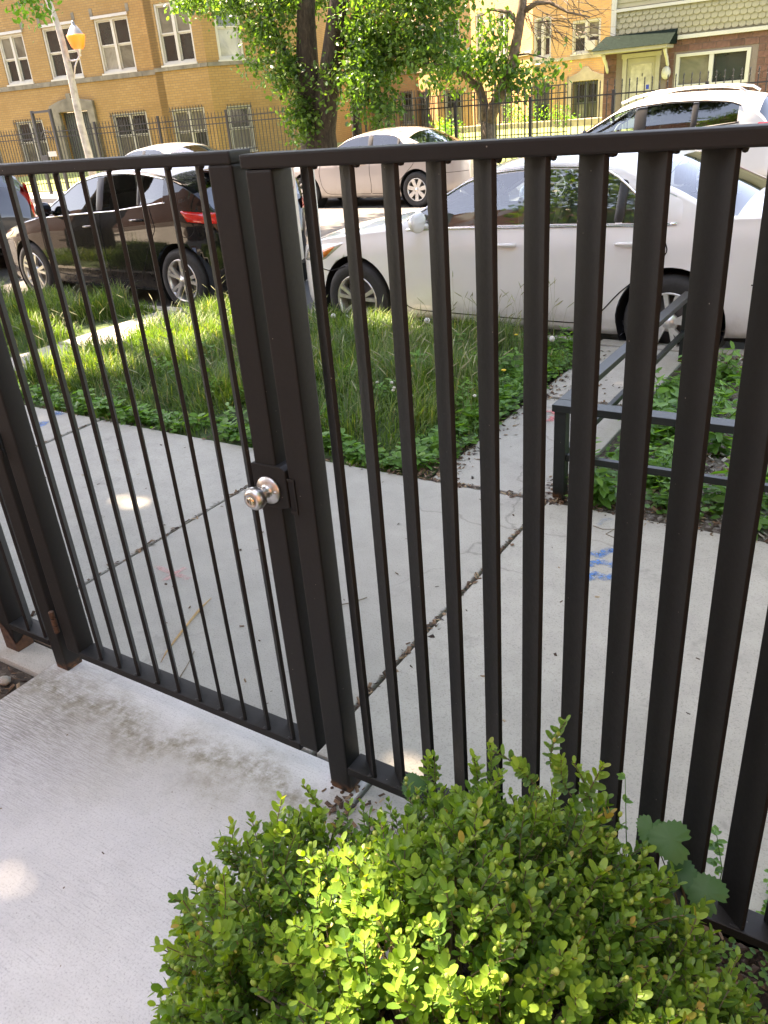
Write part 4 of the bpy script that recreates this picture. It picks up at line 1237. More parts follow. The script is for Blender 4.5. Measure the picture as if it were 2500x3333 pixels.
MB().add([(a+.07, .05, c+.06), (mx_-.06, .05, c+.06), (mx_-.06, .05, e-.05), (a+.07, .05, e-.05)], [(0, 1, 2, 3)]).build('pane', M['panelight'], wo_, fix=False)
MB().add([(mx_+.06, .05, c+.06), (b-.07, .05, c+.06), (b-.07, .05, e-.05), (mx_+.06, .05, e-.05)], [(0, 1, 2, 3)]).build('pane', M['pane'], wo_, fix=False)
lm = MB(); lm.lathe([(0, -.16), (.10, -.15), (.125, -.10), (.13, -.03), (.11, 0)], (1.87, 0, 0), 'Y', 20); lm.v = [(x, y, 1.985+zv*1.35) for x, y, zv in lm.v]
lm.build('wall_lamp', M['whitep'], hs)
hb('trim_board', -6.8, -1.5, -.10, .0-.001, 2.80, 2.90, M['whitep'])
hb('corner_board', -8.76, -8.62, -.06, .18, 2.92, 7, M['whitep'])
hb('trim_board', -8.62, -1.5, -.06, .18, 3.66, 3.74, M['whitep'])
hb('upper_wall', -8.74, -1.5, .02, .4, 2.90, 7, M['shingle'])
MB().box(0.002, 8, .4, 9, -.1, 7).build('house_core', M['shingle'], hs)
sc = MB(); rrw = 0; z = 2.94
while z < 3.64:
    x = -8.62-(.095 if rrw % 2 else 0)
    while x < -2.2:
        x0_, x1_ = x+.004, x+.186; zt = min(z+.20, 3.655)
        arc = [(x0_+(x1_-x0_)*(1-math.cos(t))/2, z+.06-.06*math.sin(t)) for t in np.linspace(0, PI, 7)]
        poly = arc+[(x1_, zt), (x0_, zt)]
        y_b = -.020
        vs = [(px-HX, y_b-.004, pz) if k < 7 else (px-HX, .012, pz) for k, (px, pz) in enumerate(poly)]
        vs2 = [(px-HX, y_b+.018 if k < 7 else .019, pz) for k, (px, pz) in enumerate(poly)]
        n_ = len(poly)
        if x0_ > -8.63: sc.add(vs+vs2, [tuple(range(n_))]+[(i, i+n_, (i+1) % n_+n_, (i+1) % n_) for i in range(6)])
        x += .19
    z += .143; rrw += 1
so = sc.build('scalloped_shingles', M['shingle'], hs, fix=False); so['kind'] = 'stuff'
cl = MB(); z = 3.76
while z < 6.9:
    cl.hexa([(.31, -.012, z), (7.4, -.012, z), (7.4, .019, z), (.31, .019, z), (.31, .008, z+.118), (7.4, .008, z+.118), (7.4, .019, z+.118), (.31, .019, z+.118)]); z += .12
co_ = cl.build('clapboards', M['shingle'], hs); co_['kind'] = 'stuff'
MB().add([(0, -.3, 7), (8.2, -.3, 7), (8.2, 4.7, 9.3), (0, 4.7, 9.3), (8.2, 9.3, 7), (0, 9.3, 7)], [(0, 1, 2, 3), (3, 2, 4, 5)]).build('roof', M['roofing'], hs, fix=False)

# ------------------------------------------------------------------ iron fences across the street
def iron_fence(label, pA, pB, ptop, rails, spacing, postev, posth, pr=.008, finial=False, z0=0.0, skip=None):
    v = Vector((pB[0]-pA[0], pB[1]-pA[1], 0)); L = v.length; ang = math.atan2(v.y, v.x)
    t = thing('iron_fence', label, 'fence', (pA[0], pA[1], z0), ang)
    pm_ = MB().box(-pr, pr, -pr, pr, .08, ptop)
    if finial: pm_.lathe([(0, ptop-.10), (.016, ptop-.09), (.017, ptop-.075), (0, ptop-.07)], (0, 0, 0), n=6); pm_.lathe([(pr, ptop-.01), (.016, ptop+.01), (0, ptop+.05)], (0, 0, 0), n=6)
    else: pm_.add([(-pr, -pr, ptop), (pr, -pr, ptop), (pr, pr, ptop), (-pr, pr, ptop), (0, 0, ptop+.04)], [(0, 1, 4), (1, 2, 4), (2, 3, 4), (3, 0, 4)])
    me = pm_.mesh('picket', M['farion'])
    n = int(L/spacing)
    for i in range(n+1):
        x = i*spacing+.03
        if skip and skip[0] < x < skip[1]: continue
        put('picket', me, t, (x, 0, 0))
    for zr in rails: MB().box(0, L, -.014, .014, zr-.014, zr+.014).build('rail', M['farion'], t)
    ps = MB().box(-.032, .032, -.032, .032, 0, posth).mesh('post', M['farion'], bevel=.004)
    x = 0
    while x <= L: put('post', ps, t, (x, -.001, 0)); x += postev
    return t
fA, fB = fp(-31, 22.2), fp(-11.2, 22.2)
t1 = iron_fence('spiked iron fence in front of the yellow brick apartment block', fA, fB, 1.93, (1.80, 1.64, .28), .118, 2.42, 1.98)
g1 = at(151, 506, 17.9); g2 = at(217, 500, 18.0)
gf = thing('gate_frame', 'tall black iron gate frame standing in the far iron fence beside the lamp post', 'gate', (g1.x, 17.75, 0))
gw = g2.x-g1.x
MB().box(-.045, .045, -.04, .04, 0, 2.42).build('post', M['farion'], gf, bevel=.005)
MB().box(gw-.045, gw+.045, -.04, .04, 0, 2.42).build('post', M['farion'], gf, bevel=.005)
MB().box(.046, gw-.046, -.03, .03, 2.34, 2.40).build('top_bar', M['farion'], gf)
MB().box(.05, .32, -.05, .02, .95, 1.15).build('lock_case', M['farion'], gf, bevel=.01)
ar = MB(); ar.tube([(gw/2+.30*math.cos(a), 0, 1.55+.30*math.sin(a)) for a in np.linspace(0, PI, 13)], .014, 6); ar.tube([(gw/2+.18*math.cos(a), 0, 1.55+.18*math.sin(a)) for a in np.linspace(0, PI, 13)], .012, 6)
ar.build('arch_scroll', M['farion'], gf)
MB().box(.35, .75, -.03, -.02, 1.10, 1.25).build('number_plate', M['whitep'], gf)
iron_fence('tall black iron fence with finials between the street and the sunny lawn', (-11.3, 18.25), (.6, 18.25), 1.80, (1.572, .30), .152, 1.83, 1.66, .009, True)
iron_fence('thin-barred iron fence across the court behind the forked tree', (-16.5, 25.2), (-9.4, 25.2), 1.75, (1.55, 1.35, .3), .12, 2.4, 1.8, z0=.35)
struct('garden_edging', MB().box(-22, -9.3, 32.5, 32.8, .5, .78), M['stone2'], bevel=.03)

# ------------------------------------------------------------------ lamp post
lp = thing('street_lamp', 'pale leaning street lamp pole with glowing amber lantern on a bracket', 'lamp', (-20.65, 17.0, 0))
b0 = at(289, 503, 17.0); 
pp = [(at(299, 560, 17.0).x+20.65, 0, -.03), (b0.x+20.65, 0, b0.z)]
for px_, py_ in ((262, 400), (235, 270), (207, 151), (190, 90), (157, 0), (120, -90), (60, -160)):
    q_ = at(px_, py_, 17.0); pp.append((q_.x+20.65, 0, q_.z))
MB().tube(pp, [.12, .11, .105, .10, .09, .085, .08, .07, .06], 12).build('pole', M['poleconc'], lp)
lc = at(250, 135, 17.0); lx, lz = lc.x+20.65, lc.z
la = MB()
la.lathe([(.0, -.19), (.12, -.18), (.17, -.12), (.225, .04), (.245, .12), (.24, .16), (0, .165)], (0, 0, 0), n=20)
lg = la.build('lantern_glass', M['lampglow'], lp, loc=(lx, 0, lz))
la = MB(); la.lathe([(.215, .0), (.19, .04), (.14, .13), (.08, .20), (.045, .23), (.04, .29), (.02, .32), (0, .33)], (lx, 0, lz+.166), n=20); la.build('lantern_cap', plain('grey_lantern_cap', (.16, .17, .18), .5), lp)
la = MB(); la.lathe([(0, -.36), (.05, -.34), (.045, -.26), (.085, -.20), (.10, -.165)], (lx, 0, lz), n=16); la.build('lantern_base', M['psilver'], lp)
la = MB(); la.tube([(lx, 0, lz-.33), (lx-.12, 0, lz-.42), (lx-.33, 0, lz-.43), (lx-.52, 0, lz-.40)], .025, 8); la.tube([(lx-.14, 0, lz-.43), (lx-.30, 0, lz-.58), (lx-.42, 0, lz-.82)], .022, 8)
la.build('bracket_arm', M['psilver'], lp)
# brick apartment house behind the photographer: it stands in the reflections of the parked cars
bb = thing('brick_building', 'brown-red brick house standing behind the viewpoint, mirrored in the parked cars', 'building', (-20.0, -14.0, 0))
rbk = mat_brick('brown_red_brick', (.24, .095, .05), (.30, .13, .07), (.25, .2, .16), .21, .075, .01)
hb_ = [(3+4.2*k, 4.7+4.2*k, z_, z_+1.6) for k in range(10) for z_ in (1.2, 4.4, 7.4)]
wbk = wall(bb, 'wall', (16, -14), (-75, -14), -.1, 12, hb_, rbk)  # run on far to the left so distant panes mirror brick
for h in hb_: window(bb, wbk, *h, 2)
wbr = wall(bb, 'wall', (7.5, .4), (7.5, -14), -.1, 9.5, [], rbk)  # unseen wall, added to block low sky that lightened the post side
MB().box(-54, 36, -8, -.31, 11.9, 12.2).build('roof', M['roofing'], bb)
# ------------------------------------------------------------------ leaves in bulk
def unit(v): return v/np.maximum(np.linalg.norm(v, axis=1, keepdims=True), 1e-9)
def leaves(P, D, N, L, W, fold=.18, kind='leaf'):
    """P base points, D directions, N normals, L lengths, W widths -> V, [F4/F3]"""
    D = unit(D); S_ = unit(np.cross(D, N)); N = unit(np.cross(S_, D))
    L = L[:, None]; W = W[:, None]
    if kind == 'leaf':
        base = P
        c1 = P+D*L*.5-N*W*fold*.6
        tip = P+D*L+N*L*-.05
        l1 = P+D*L*.28+S_*W*.42+N*W*fold*.4; l2 = P+D*L*.68+S_*W*.44+N*W*fold*.3
        r1 = P+D*L*.28-S_*W*.42+N*W*fold*.4; r2 = P+D*L*.68-S_*W*.44+N*W*fold*.3
        V = np.stack([base, c1, tip, l1, l2, r1, r2], 1).reshape(-1, 3)
        n = len(P); o = (np.arange(n)*7)[:, None]
        F3 = np.concatenate([o+np.array([[0, 1, 3]]), o+np.array([[0, 5, 1]])])
        F4 = np.concatenate([o+np.array([[1, 2, 4, 3]]), o+np.array([[1, 5, 6, 2]])])
        return V, [F3, F4], 4
    if kind == 'round':
        q = [P, P+D*L*.5-N*W*fold*.5, P+D*L*.96]
        for sg in (1, -1):
            for a, w in ((.16, .30), (.45, .50), (.78, .40), (.93, .16)): q.append(P+D*L*a+S_*W*w*sg+N*W*fold*w)
        V = np.stack(q, 1).reshape(-1, 3); o = (np.arange(len(P))*11)[:, None]
        F3 = np.concatenate([o+np.array([[0, 1, 3]]), o+np.array([[0, 7, 1]])])
        F4 = np.concatenate([o+np.array([[1, 5, 4, 3]]), o+np.array([[1, 2, 6, 5]]), o+np.array([[1, 7, 8, 9]]), o+np.array([[1, 9, 10, 2]])])
        return V, [F3, F4], 6
    V = np.stack([P, P+D*L*.45+S_*W*.5, P+D*L, P+D*L*.45-S_*W*.5], 1).reshape(-1, 3)
    o = (np.arange(len(P))*4)[:, None]
    return V, [o+np.array([[0, 1, 2, 3]])], 1
def leaf_tint(t, kind):
    return np.tile(t, 6) if kind == 'round' else np.tile(t, 4) if kind == 'leaf' else t
def rdir(n, up=0.0, g=rng):
    v = g.normal(size=(n, 3)); v[:, 2] += up
    return unit(v)

# ------------------------------------------------------------------ far trees
def limb(m, pts, r0, r1, n=8):
    k = len(pts); m.tube(pts, [r0+(r1-r0)*i/(k-1) for i in range(k)], n)
def crown(name, parent, blobs, size, per, mat, droop=-.5, kind='leaf'):
    """blobs: (centre, radii, clumps) in world space"""
    Ps, Ds, Ns, Ls, Ts = [], [], [], [], []
    for c, r, k in blobs:
        c = np.array(c); r = np.array(r)
        u = rdir(k)*(rng.random((k, 1))**.45)
        cc = c+u*r
        tone = rng.random(k)
        for q_, tn in zip(cc, tone):
            n = rng.poisson(per)
            p = q_+rng.normal(size=(n, 3))*np.array([.17, .17, .15])*(size/.11)
            Ps.append(p); dd_ = rng.normal(size=(n, 3)); dd_[:, 2] += droop*1.2; Ds.append(dd_)
            nn = rng.normal(size=(n, 3))*.6; nn[:, 2] += .9; Ns.append(nn)
            Ls.append(size*rng.uniform(.6, 1.25, n)); Ts.append(np.clip(tn*.6+rng.random(n)*.5-.05, 0, 1))
    P, D, N, L, T_ = map(np.concatenate, (Ps, Ds, Ns, Ls, Ts))
    V, F, k = leaves(P, D, N, L, L*.62, kind=kind)
    V = V-np.array(parent.location)
    me = np_mesh(name, V, F, mat, leaf_tint(T_, kind))
    return put(name, me, parent, kind='stuff')

def rel(t, v): return tuple(Vector(v)-t.location)
TY = 17.55
bt = thing('street_tree', 'big leafy street tree with twin dark stems behind the silver saloon', 'tree', (-12.9, TY, 0))
tm = MB()
def W(px, py, Y=TY): return rel(bt, at(px, py, Y))
b_ = at(1030, 482, TY)
limb(tm, [(-.05, 0, -.05), (-.05, 0, .5), rel(bt, at(1020, 440, TY)), W(1008, 330), W(1000, 200), W(996, 60), W(1000, -120)], .46, .17, 12)
limb(tm, [(.10, .02, .2), W(1050, 430), W(1062, 330), W(1082, 180), W(1100, 30), W(1125, -140)], .36, .18, 12)
limb(tm, [W(1005, 330), W(968, 250), W(925, 175), W(880, 60), W(850, -60)], .13, .06)
limb(tm, [W(1085, 150), W(1150, 60), W(1220, -60)], .10, .04); limb(tm, [W(1062, 330), W(1120, 240), W(1210, 160), W(1300, 90)], .07, .02)
limb(tm, [W(1210, 160), W(1330, 200), W(1440, 210)], .03, .012); limb(tm, [W(860, 0), W(780, 20), W(700, 0)], .03, .012)
tm.build('trunk', M['bark'], bt)
def blob(px0, px1, py0, py1, Y, dy, k):
    a = at(px0, (py0+py1)/2, Y); b = at(px1, (py0+py1)/2, Y); c = at((px0+px1)/2, py0, Y); d_ = at((px0+px1)/2, py1, Y)
    return ((a+b)/2, (abs(b.x-a.x)/2, dy, abs(c.z-d_.z)/2), k)
blobs = [blob(895, 980, 120, 280, TY-.4, .5, 17), blob(930, 990, 260, 420, TY-.6, .4, 8), blob(1040, 1075, 60, 400, TY-.5, .3, 5), blob(1130, 1540, -160, 140, TY+.4, 1.6, 140), blob(1110, 1330, 60, 250, TY+.2, .9, 95),
         blob(1110, 1260, 200, 385, TY-.5, .5, 34), blob(1290, 1500, 90, 230, TY+.2, .8, 50), blob(840, 1000, -120, 60, TY, 1.2, 60), blob(1000, 1100, -120, 20, TY+.8, .8, 30), blob(560, 700, -40, 30, TY-.5, .4, 22), blob(680, 860, -60, 40, TY-.4, .5, 34), blob(790, 950, 30, 160, TY-.4, .4, 30),
         blob(810, 845, 165, 240, TY-.5, .15, 5), blob(860, 980, 215, 290, TY-.5, .3, 13), blob(960, 1010, 320, 470, TY-.5, .3, 18), blob(1180, 1300, 330, 400, TY-.5, .3, 12),
         ((-12.5, TY+1, 7.4), (5.5, 3.2, 2.2), 240), ((-9.5, TY, 5.8), (2.6, 2.2, 1.4), 60)]
crown('crown', bt, blobs, .118, 33, M['treeleaf'])

st_ = thing('slim_tree', 'slim dark trunk of a young tree just right of the big twin-stemmed tree', 'tree', (at(1160, 400, 18.6).x, 18.6, 0))
tm = MB(); limb(tm, [(0, 0, -.05), rel(st_, at(1160, 400, 18.6)), rel(st_, at(1150, 250, 18.6)), rel(st_, at(1170, 60, 18.6)), rel(st_, at(1160, -100, 18.6))], .15, .07, 8)
tm.build('trunk', M['bark'], st_)
crown('crown', st_, [((st_.location.x, 18.6, 6.2), (1.8, 1.4, 1.4), 90)], .12, 18, M['treeleaf'])

FY_ = 20.0
ft = thing('forked_tree', 'smaller forked tree on the sunny lawn with bare twigs reaching right', 'tree', (at(1589, 448, FY_).x, FY_, .12))
tm = MB()
def W2(px, py, Y=FY_): return rel(ft, at(px, py, Y))
limb(tm, [W2(1590, 560), W2(1588, 450), W2(1588, 395)], .20, .17, 10)
limb(tm, [W2(1590, 400), W2(1612, 340), W2(1640, 280), W2(1668, 200), W2(1686, 110), W2(1700, 20), W2(1712, -100)], .16, .09, 10)
limb(tm, [W2(1584, 400), W2(1575, 330), W2(1556, 285), W2(1525, 255), W2(1495, 232), W2(1488, 190), W2(1450, 205), W2(1400, 215)], .12, .03, 8)
limb(tm, [W2(1572, 315), W2(1560, 270), W2(1540, 230)], .09, .04, 8)
limb(tm, [W2(1700, 40), W2(1745, 10), W2(1790, 8), W2(1850, 40), W2(1920, 55)], .07, .015, 6)
limb(tm, [W2(1690, 90), W2(1660, 40), W2(1600, 30), W2(1570, 50)], .06, .02, 6)
limb(tm, [W2(1672, 180), W2(1720, 175), W2(1780, 190)], .03, .01, 6)
tw = random.Random(11)
for k in range(70):
    px, py = tw.uniform(1690, 1900), tw.uniform(-20, 110); seg = [W2(px, py, FY_+tw.uniform(-.6, .6))]
    aa = tw.uniform(-.5, 1.7)
    for j in range(4):
        px += math.cos(aa)*tw.uniform(18, 42); py += math.sin(aa)*tw.uniform(14, 34); aa += tw.uniform(-.4, .5); seg.append(W2(px, py, FY_))
    tm.tube(seg, [.009, .008, .007, .005, .003], 4)
tm.build('trunk', M['bark2'], ft)
crown('crown', ft, [blob(1400, 1560, 175, 225, FY_, .5, 15), blob(1500, 1640, 185, 245, FY_, .6, 24), blob(1600, 1720, 205, 255, FY_, .4, 16), blob(1640, 1730, 260, 300, FY_, .4, 9), blob(1560, 1670, 60, 120, FY_, .5, 13), blob(1580, 1620, 130, 180, FY_, .3, 5),
                    blob(1730, 1850, 212, 245, FY_, .3, 9), blob(1380, 1520, 215, 290, FY_, .4, 13), ((-8.5, 20.5, 6.5), (3.2, 2.6, 1.2), 80)], .135, 18, M['treeleaf'], -.9)

def garden_bush(px, py, Y, r, n, label):
    p = at(px, py, Y)
    t = thing('garden_bush', label, 'bush', (p.x, Y, p.z-r*.8))
    crown('foliage', t, [(tuple(p), (r, r*.8, r*.8), n)], .10, 14, M['weed'], .2)
garden_bush(1455, 425, 24, .55, 26, 'bright bush on the sunny lawn left of the forked tree')
garden_bush(1700, 395, 33, .85, 40, 'bright bush by the far orange brick wall right of the forked tree')
garden_bush(1822, 380, 32.6, .6, 26, 'dark grassy clump beside the far grey door')

# ------------------------------------------------------------------ near street trees: trunks stand outside the view, crowns shaped to shade the pavement, gaps left for sun patches
KN = SUN_DIR/SUN_DIR.z
LIT = [(-5.3, 4.6, 1.0, .62), (-5.0, 3.9, .7, .35), (-5.75, 4.75, .85, .62), (-5.05, 4.1, .62, .50), (-5.6, 3.5, .75, .32), (-6.3, 4.4, .8, .5), (-4.78, 5.05, .30, .62), (-5.1, 5.35, .6, .3), (-4.55, 3.95, .34, .22), (-3.5, 5.45, .28, .30), (-3.15, 5.5, .16, .15),
       (-3.07, 2.26, .17, .07), (-2.98, 2.33, .10, .05), (-2.22, 2.08, .06, .035), (-2.38, 2.12, .09, .03), (-2.05, 3.00, .045, .05), (-4.55, 2.93, .10, .07), (-.99, 1.37, .12, .05), (-1.64, .66, .05, .04),
       (-1.35, 4.82, .09, .04), (-1.46, 3.5, .06, .04), (-1.1, 2.55, .05, .03), (-.95, 3.02, .05, .03), (-.62, 2.4, .05, .03), (-5.2, 5.6, .5, .12), (-2.2, 4.5, .05, .04), (-2.5, 4.75, .04, .05), (-1.3, 3.3, .03, .03)]
CARLIT = [(-4.35, 6.35, .40, .26, .80), (-3.9, 6.9, .5, .35, .85), (-4.5, 6.9, .3, .3, .7), (-3.3, 6.6, .25, .22, .9), (-2.9, 7.0, .35, .10, 1.2), (-1.9, 6.5, .25, .14, 1.25), (-1.2, 7.0, .2, .1, 1.25), (-3.45, 6.02, .10, .10, .55), (-2.75, 6.02, .08, .04, .6), (-2.45, 6.05, .05, .06, .62),
          (-.56, .68, .09, .09, .52), (-.50, .60, .10, .09, .52), (-.43, .50, .07, .06, .5), (-.34, .62, .03, .03, .55), (-.10, .66, .05, .09, .45), (-.12, .62, .05, .03, .55), (-.09, .55, .04, .05, .5), (-.26, .50, .03, .03, .6), (-.62, .70, .03, .02, .45), (-.05, .74, .04, .03, .45)]
def lit_mask(P):
    G = P-(P[:, 2:3])*np.array(KN)[None, :]
    m = np.zeros(len(P), bool)
    wob = .18*np.sin(G[:, 0]*9+G[:, 1]*7)+.15*np.sin(G[:, 0]*17-G[:, 1]*13)
    for x, y, a, b in LIT: m |= ((G[:, 0]-x)/(a+.035))**2+((G[:, 1]-y)/(b+.035))**2 < 1+wob
    for x, y, a, b, z in CARLIT:
        Gx = G[:, 0]+KN[0]*z; Gy = G[:, 1]+KN[1]*z
        m |= ((Gx-x)/(a+.07))**2+((Gy-y)/(b+.07))**2 < 1+wob
    st = (G[:, 1] > 7.6)
    nz = np.sin(G[:, 0]*1.7+1)+np.sin(G[:, 1]*1.9+G[:, 0]*.8)+.8*np.sin(G[:, 0]*4.1-G[:, 1]*3.7)
    m |= st & (nz > .35)
    return m
def canopy(name, label, base, segs, x0, x1, y0, y1, n, z0=4.6, z1=8.2):
    t = thing(name, label, 'tree', base)
    tm = MB()
    for pts_, r0, r1 in segs: limb(tm, [rel(t, p) for p in pts_], r0, r1, 10)
    tm.build('trunk', M['bark'], t)
    P = np.empty((0, 3))
    while len(P) < n:
        q_ = rng.random((n, 3))*np.array([x1-x0, y1-y0, z1-z0])+np.array([x0, y0, z0])
        # thin towards the rim so that the crown has a ragged outline
        cx_, cy2 = (x0+x1)/2, (y0+y1)/2
        e = np.maximum(abs(q_[:, 0]-cx_)/((x1-x0)/2), abs(q_[:, 1]-cy2)/((y1-y0)/2))
        q_ = q_[(e < .93) | (rng.random(len(q_)) < .4)]
        P = np.concatenate([P, q_[~lit_mask(q_)]])
    P = P[:n]
    D = rng.normal(size=(n, 3)); D[:, 2] -= .5
    N = rng.normal(size=(n, 3))*.5; N[:, 2] += 1
    L = rng.uniform(.11, .20, n)
    V, F, _ = leaves(P, D, N, L, L*.75, kind='quad')
    # drop leaves whose far corner pokes into a gap
    me = np_mesh('crown', V-np.array(t.location), F, M['treeleaf'], rng.random(n))
    put('crown', me, t, kind='stuff')
    return t
bx, by = -10.4, 4.7
canopy('shade_tree', 'near street tree whose crown overhangs the pavement from beyond the left edge', (bx, by, 0),
       [([(bx, by, -.1), (bx, by, 2.2), (bx+.2, by, 4.4), (bx+.9, by-.2, 6.2), (bx+1.2, by-.3, 9.6)], .36, .14), ([(bx+.1, by, 3.6), (bx+2.0, by-1.2, 7.0), (bx+5.0, by-2.4, 10.0)], .16, .05), ([(bx+.2, by, 4.2), (bx-.6, by+1.6, 7.2), (bx-1.8, by+2.6, 9.9)], .14, .05)],
       -14.2, -3.2, -1.4, 14.5, 250000, 8.4, 11.4)
canopy('shade_tree', 'unseen tree added beyond the right edge, its low crown dimming right-facing fence sides', (4.6, 4.6, 0),
       [([(4.6, 4.6, -.1), (4.6, 4.6, 2.4), (4.4, 4.5, 4.6), (3.6, 4.3, 6.4)], .30, .14), ([(4.5, 4.5, 4.0), (3.0, 3.2, 5.4), (2.0, 2.0, 6.4)], .15, .05)],
       1.0, 8.0, -3.0, 8.5, 26000, 3.8, 7.5)  # unseen tree, added to keep skylight off the right-facing fence sides
canopy('shade_tree', 'near yard tree whose crown overhangs the garden path from behind', (-5.6, -3.2, 0),
       [([(-5.6, -3.2, -.1), (-5.6, -3.2, 2.4), (-5.2, -3.0, 4.6), (-4.6, -2.7, 6.4)], .26, .14)],
       -8.2, -2.4, -4.6, -2.0, 8000)
# leafy twig ends hanging into the top left corner, in the sun
for x_, y_, n_ in ((60, -8, 46), (125, 12, 70), (95, -30, 60), (140, 40, 16), (70, 20, 10)):
    pass
tt = thing('leafy_branch', 'sunlit leafy twig ends hanging into the top left corner', 'branch', tuple(at(100, -60, 7.2)))
c1_, c2_ = at(62, 2, 7.2), at(125, 14, 7.2)
crown('leaves', tt, [(c1_, (.10, .1, .07), 5), (c2_, (.13, .1, .10), 8), (at(95, -40, 7.2), (.3, .2, .12), 14)], .075, 12, M['weed'])
tmb = MB(); limb(tmb, [rel(tt, at(60, 0, 7.2)), (0, 0, 0), rel(tt, at(160, -180, 7.3))], .006, .014, 6); limb(tmb, [rel(tt, at(128, 10, 7.2)), (0, 0, 0)], .005, .01, 6)
tmb.build('twig', M['bark'], tt)
# ------------------------------------------------------------------ grass
def blades(P, H, W, lean, az, curl=1.0):
    n = len(P)
    D = np.stack([np.cos(az), np.sin(az), np.zeros(n)], 1); S_ = np.stack([-np.sin(az), np.cos(az), np.zeros(n)], 1)
    up = np.array([0, 0, 1.0])
    def pt(t): return P+up*(H*t*(1-.25*lean*t*t))[:, None]+D*(H*lean*t**(1+curl))[:, None]
    V = []
    for t, w in ((0, 1), (.38, .9), (.74, .6)):
        c = pt(np.full(n, t)); V += [c+S_*(W*w/2)[:, None], c-S_*(W*w/2)[:, None]]
    V.append(pt(np.full(n, 1.0)))
    V = np.stack(V, 1).reshape(-1, 3)
    o = (np.arange(n)*7)[:, None]
    F4 = np.concatenate([o+np.array([[0, 1, 3, 2]]), o+np.array([[2, 3, 5, 4]])]); F3 = o+np.array([[4, 5, 6]])
    return V, F4, F3
def clump_pts(n, x0, x1, y0, y1, nc, sig):
    c = rng.random((nc, 2))*np.array([x1-x0, y1-y0])+np.array([x0, y0])
    k = rng.integers(0, nc, n)
    p = c[k]+rng.normal(size=(n, 2))*sig
    m = (p[:, 0] > x0-.03) & (p[:, 0] < x1+.05) & (p[:, 1] > y0-.05) & (p[:, 1] < y1+.03)
    return p[m], k[m]
def grass(name, x0, x1, y0, y1, n, hmin, hmax, nc=160, mask=None, wid=.0055, z=0.0):
    p, k = clump_pts(n, x0, x1, y0, y1, nc, .10)
    if mask is not None:
        mk = mask(p); p, k = p[mk], k[mk]
    m = len(p)
    ch = rng.uniform(.65, 1.15, nc)[k]; ct = rng.random(nc)[k]; caz = rng.uniform(0, 2*PI, nc)[k]
    H = rng.uniform(hmin, hmax, m)*ch
    front = np.clip((p[:, 1]-y0)/.5, .35, 1); side_ = np.clip((x1-p[:, 0])/.35, .45, 1)
    H *= front*side_
    az = caz+rng.normal(size=m)*.9
    lean = np.clip(rng.normal(.55, .35, m), 0, 1.5)
    P = np.concatenate([p, np.full((m, 1), z-.015)], 1)
    V, F4, F3 = blades(P, H, wid*rng.uniform(.6, 1.3, m), lean, az, 1.2)
    t = np.clip(.15+.5*ct+rng.normal(size=m)*.16, 0, .93); t[rng.random(m) < .045] = 1.0
    me = np_mesh(name, V, [F4, F3], M['grass'], np.concatenate([t, t, t]))
    return put(name, me, kind='stuff')
grass('long_grass', -5.62, -1.86, 3.13, 5.60, 42000, .09, .27, wid=.0075)
grass('long_grass', -6.4+.0, -1.86, 5.30, 5.66, 5000, .16, .30, 40)
grass('long_grass', -10.5, -6.42, 3.6, 5.60, 30000, .14, .32, 120, wid=.007)
grass('long_grass', -1.08, 1.5, 5.0, 5.58, 900, .06, .14, 30)
# thin nodding seed stalks
p, _k = clump_pts(420, -5.6, -1.95, 3.3, 5.6, 40, .2)
sm_ = MB()
for x, y in p[:330]:
    h = R.uniform(.26, .46); a = R.uniform(0, 6.28); l = R.uniform(.03, .16)
    pts_ = [(x+math.cos(a)*l*t*t, y+math.sin(a)*l*t*t, h*t) for t in (0, .4, .75, 1)]
    sm_.tube(pts_, [.0012, .001, .0009, .0008], 3, 0, caps=False)
    e = Vector(pts_[-1]); d_ = Vector((math.cos(a)*.7, math.sin(a)*.7, .5)).normalized()
    sm_.tube([e, e+d_*.02, e+d_*.05, e+d_*.075], [.001, .0035, .003, .0008], 4, 0, caps=False)
_stalk = plain('pale_seed_stalk', (.24, .25, .13), .8)
so = sm_.build('seed_stalks', _stalk, fix=False); so['kind'] = 'stuff'

# ------------------------------------------------------------------ sprigs and weeds: small leafy shoots
def shoot(n_pairs, gap, L, Wr, bend, tint0, tint1, g, leaf_lift=.8, droop=0.0, kind='leaf'):
    """one shoot along +Z; returns V,F3,F4,tint"""
    P, D, N, Ls, T_ = [], [], [], [], []
    az = g.uniform(0, PI); ax = g.uniform(0, 2*PI)
    stem = []
    for k in range(n_pairs):
        t = (k+.6)/n_pairs; h = gap*(k+.6)
        off_ = np.array([math.cos(ax)*bend*h*t, math.sin(ax)*bend*h*t, h]); stem.append(off_)
        az += PI/2*g.uniform(.75, 1.2)
        sz = L*(.75+.45*math.sin(PI*min(1, t*.95)))*g.uniform(.85, 1.15)
        for s_ in (0, 1):
            a = az+PI*s_+g.normal()*.15
            lift = leaf_lift*(.35+t*1.1)+g.normal()*.15
            d_ = np.array([math.cos(a), math.sin(a), lift-droop]); P.append(off_); D.append(d_)
            N.append(np.array([-math.cos(a)*lift, -math.sin(a)*lift, 1.0])+g.normal(size=3)*.2)
            Ls.append(sz); T_.append(np.clip(tint0+(tint1-tint0)*t+g.normal()*.08, 0, .95))
    P, D, N, Ls, T_ = map(np.array, (P, D, N, Ls, T_))
    V, F, _ = leaves(P, D, N, Ls, Ls*Wr, .18, kind)
    return V, F, leaf_tint(T_, kind), np.array([[0, 0, -gap]]+stem)
def stem_tube(pts, r, n=4):
    m = MB(); m.tube([tuple(p) for p in pts], r, n, caps=False)
    return np.array([tuple(v) for v in m.v]), np.array(m.f)
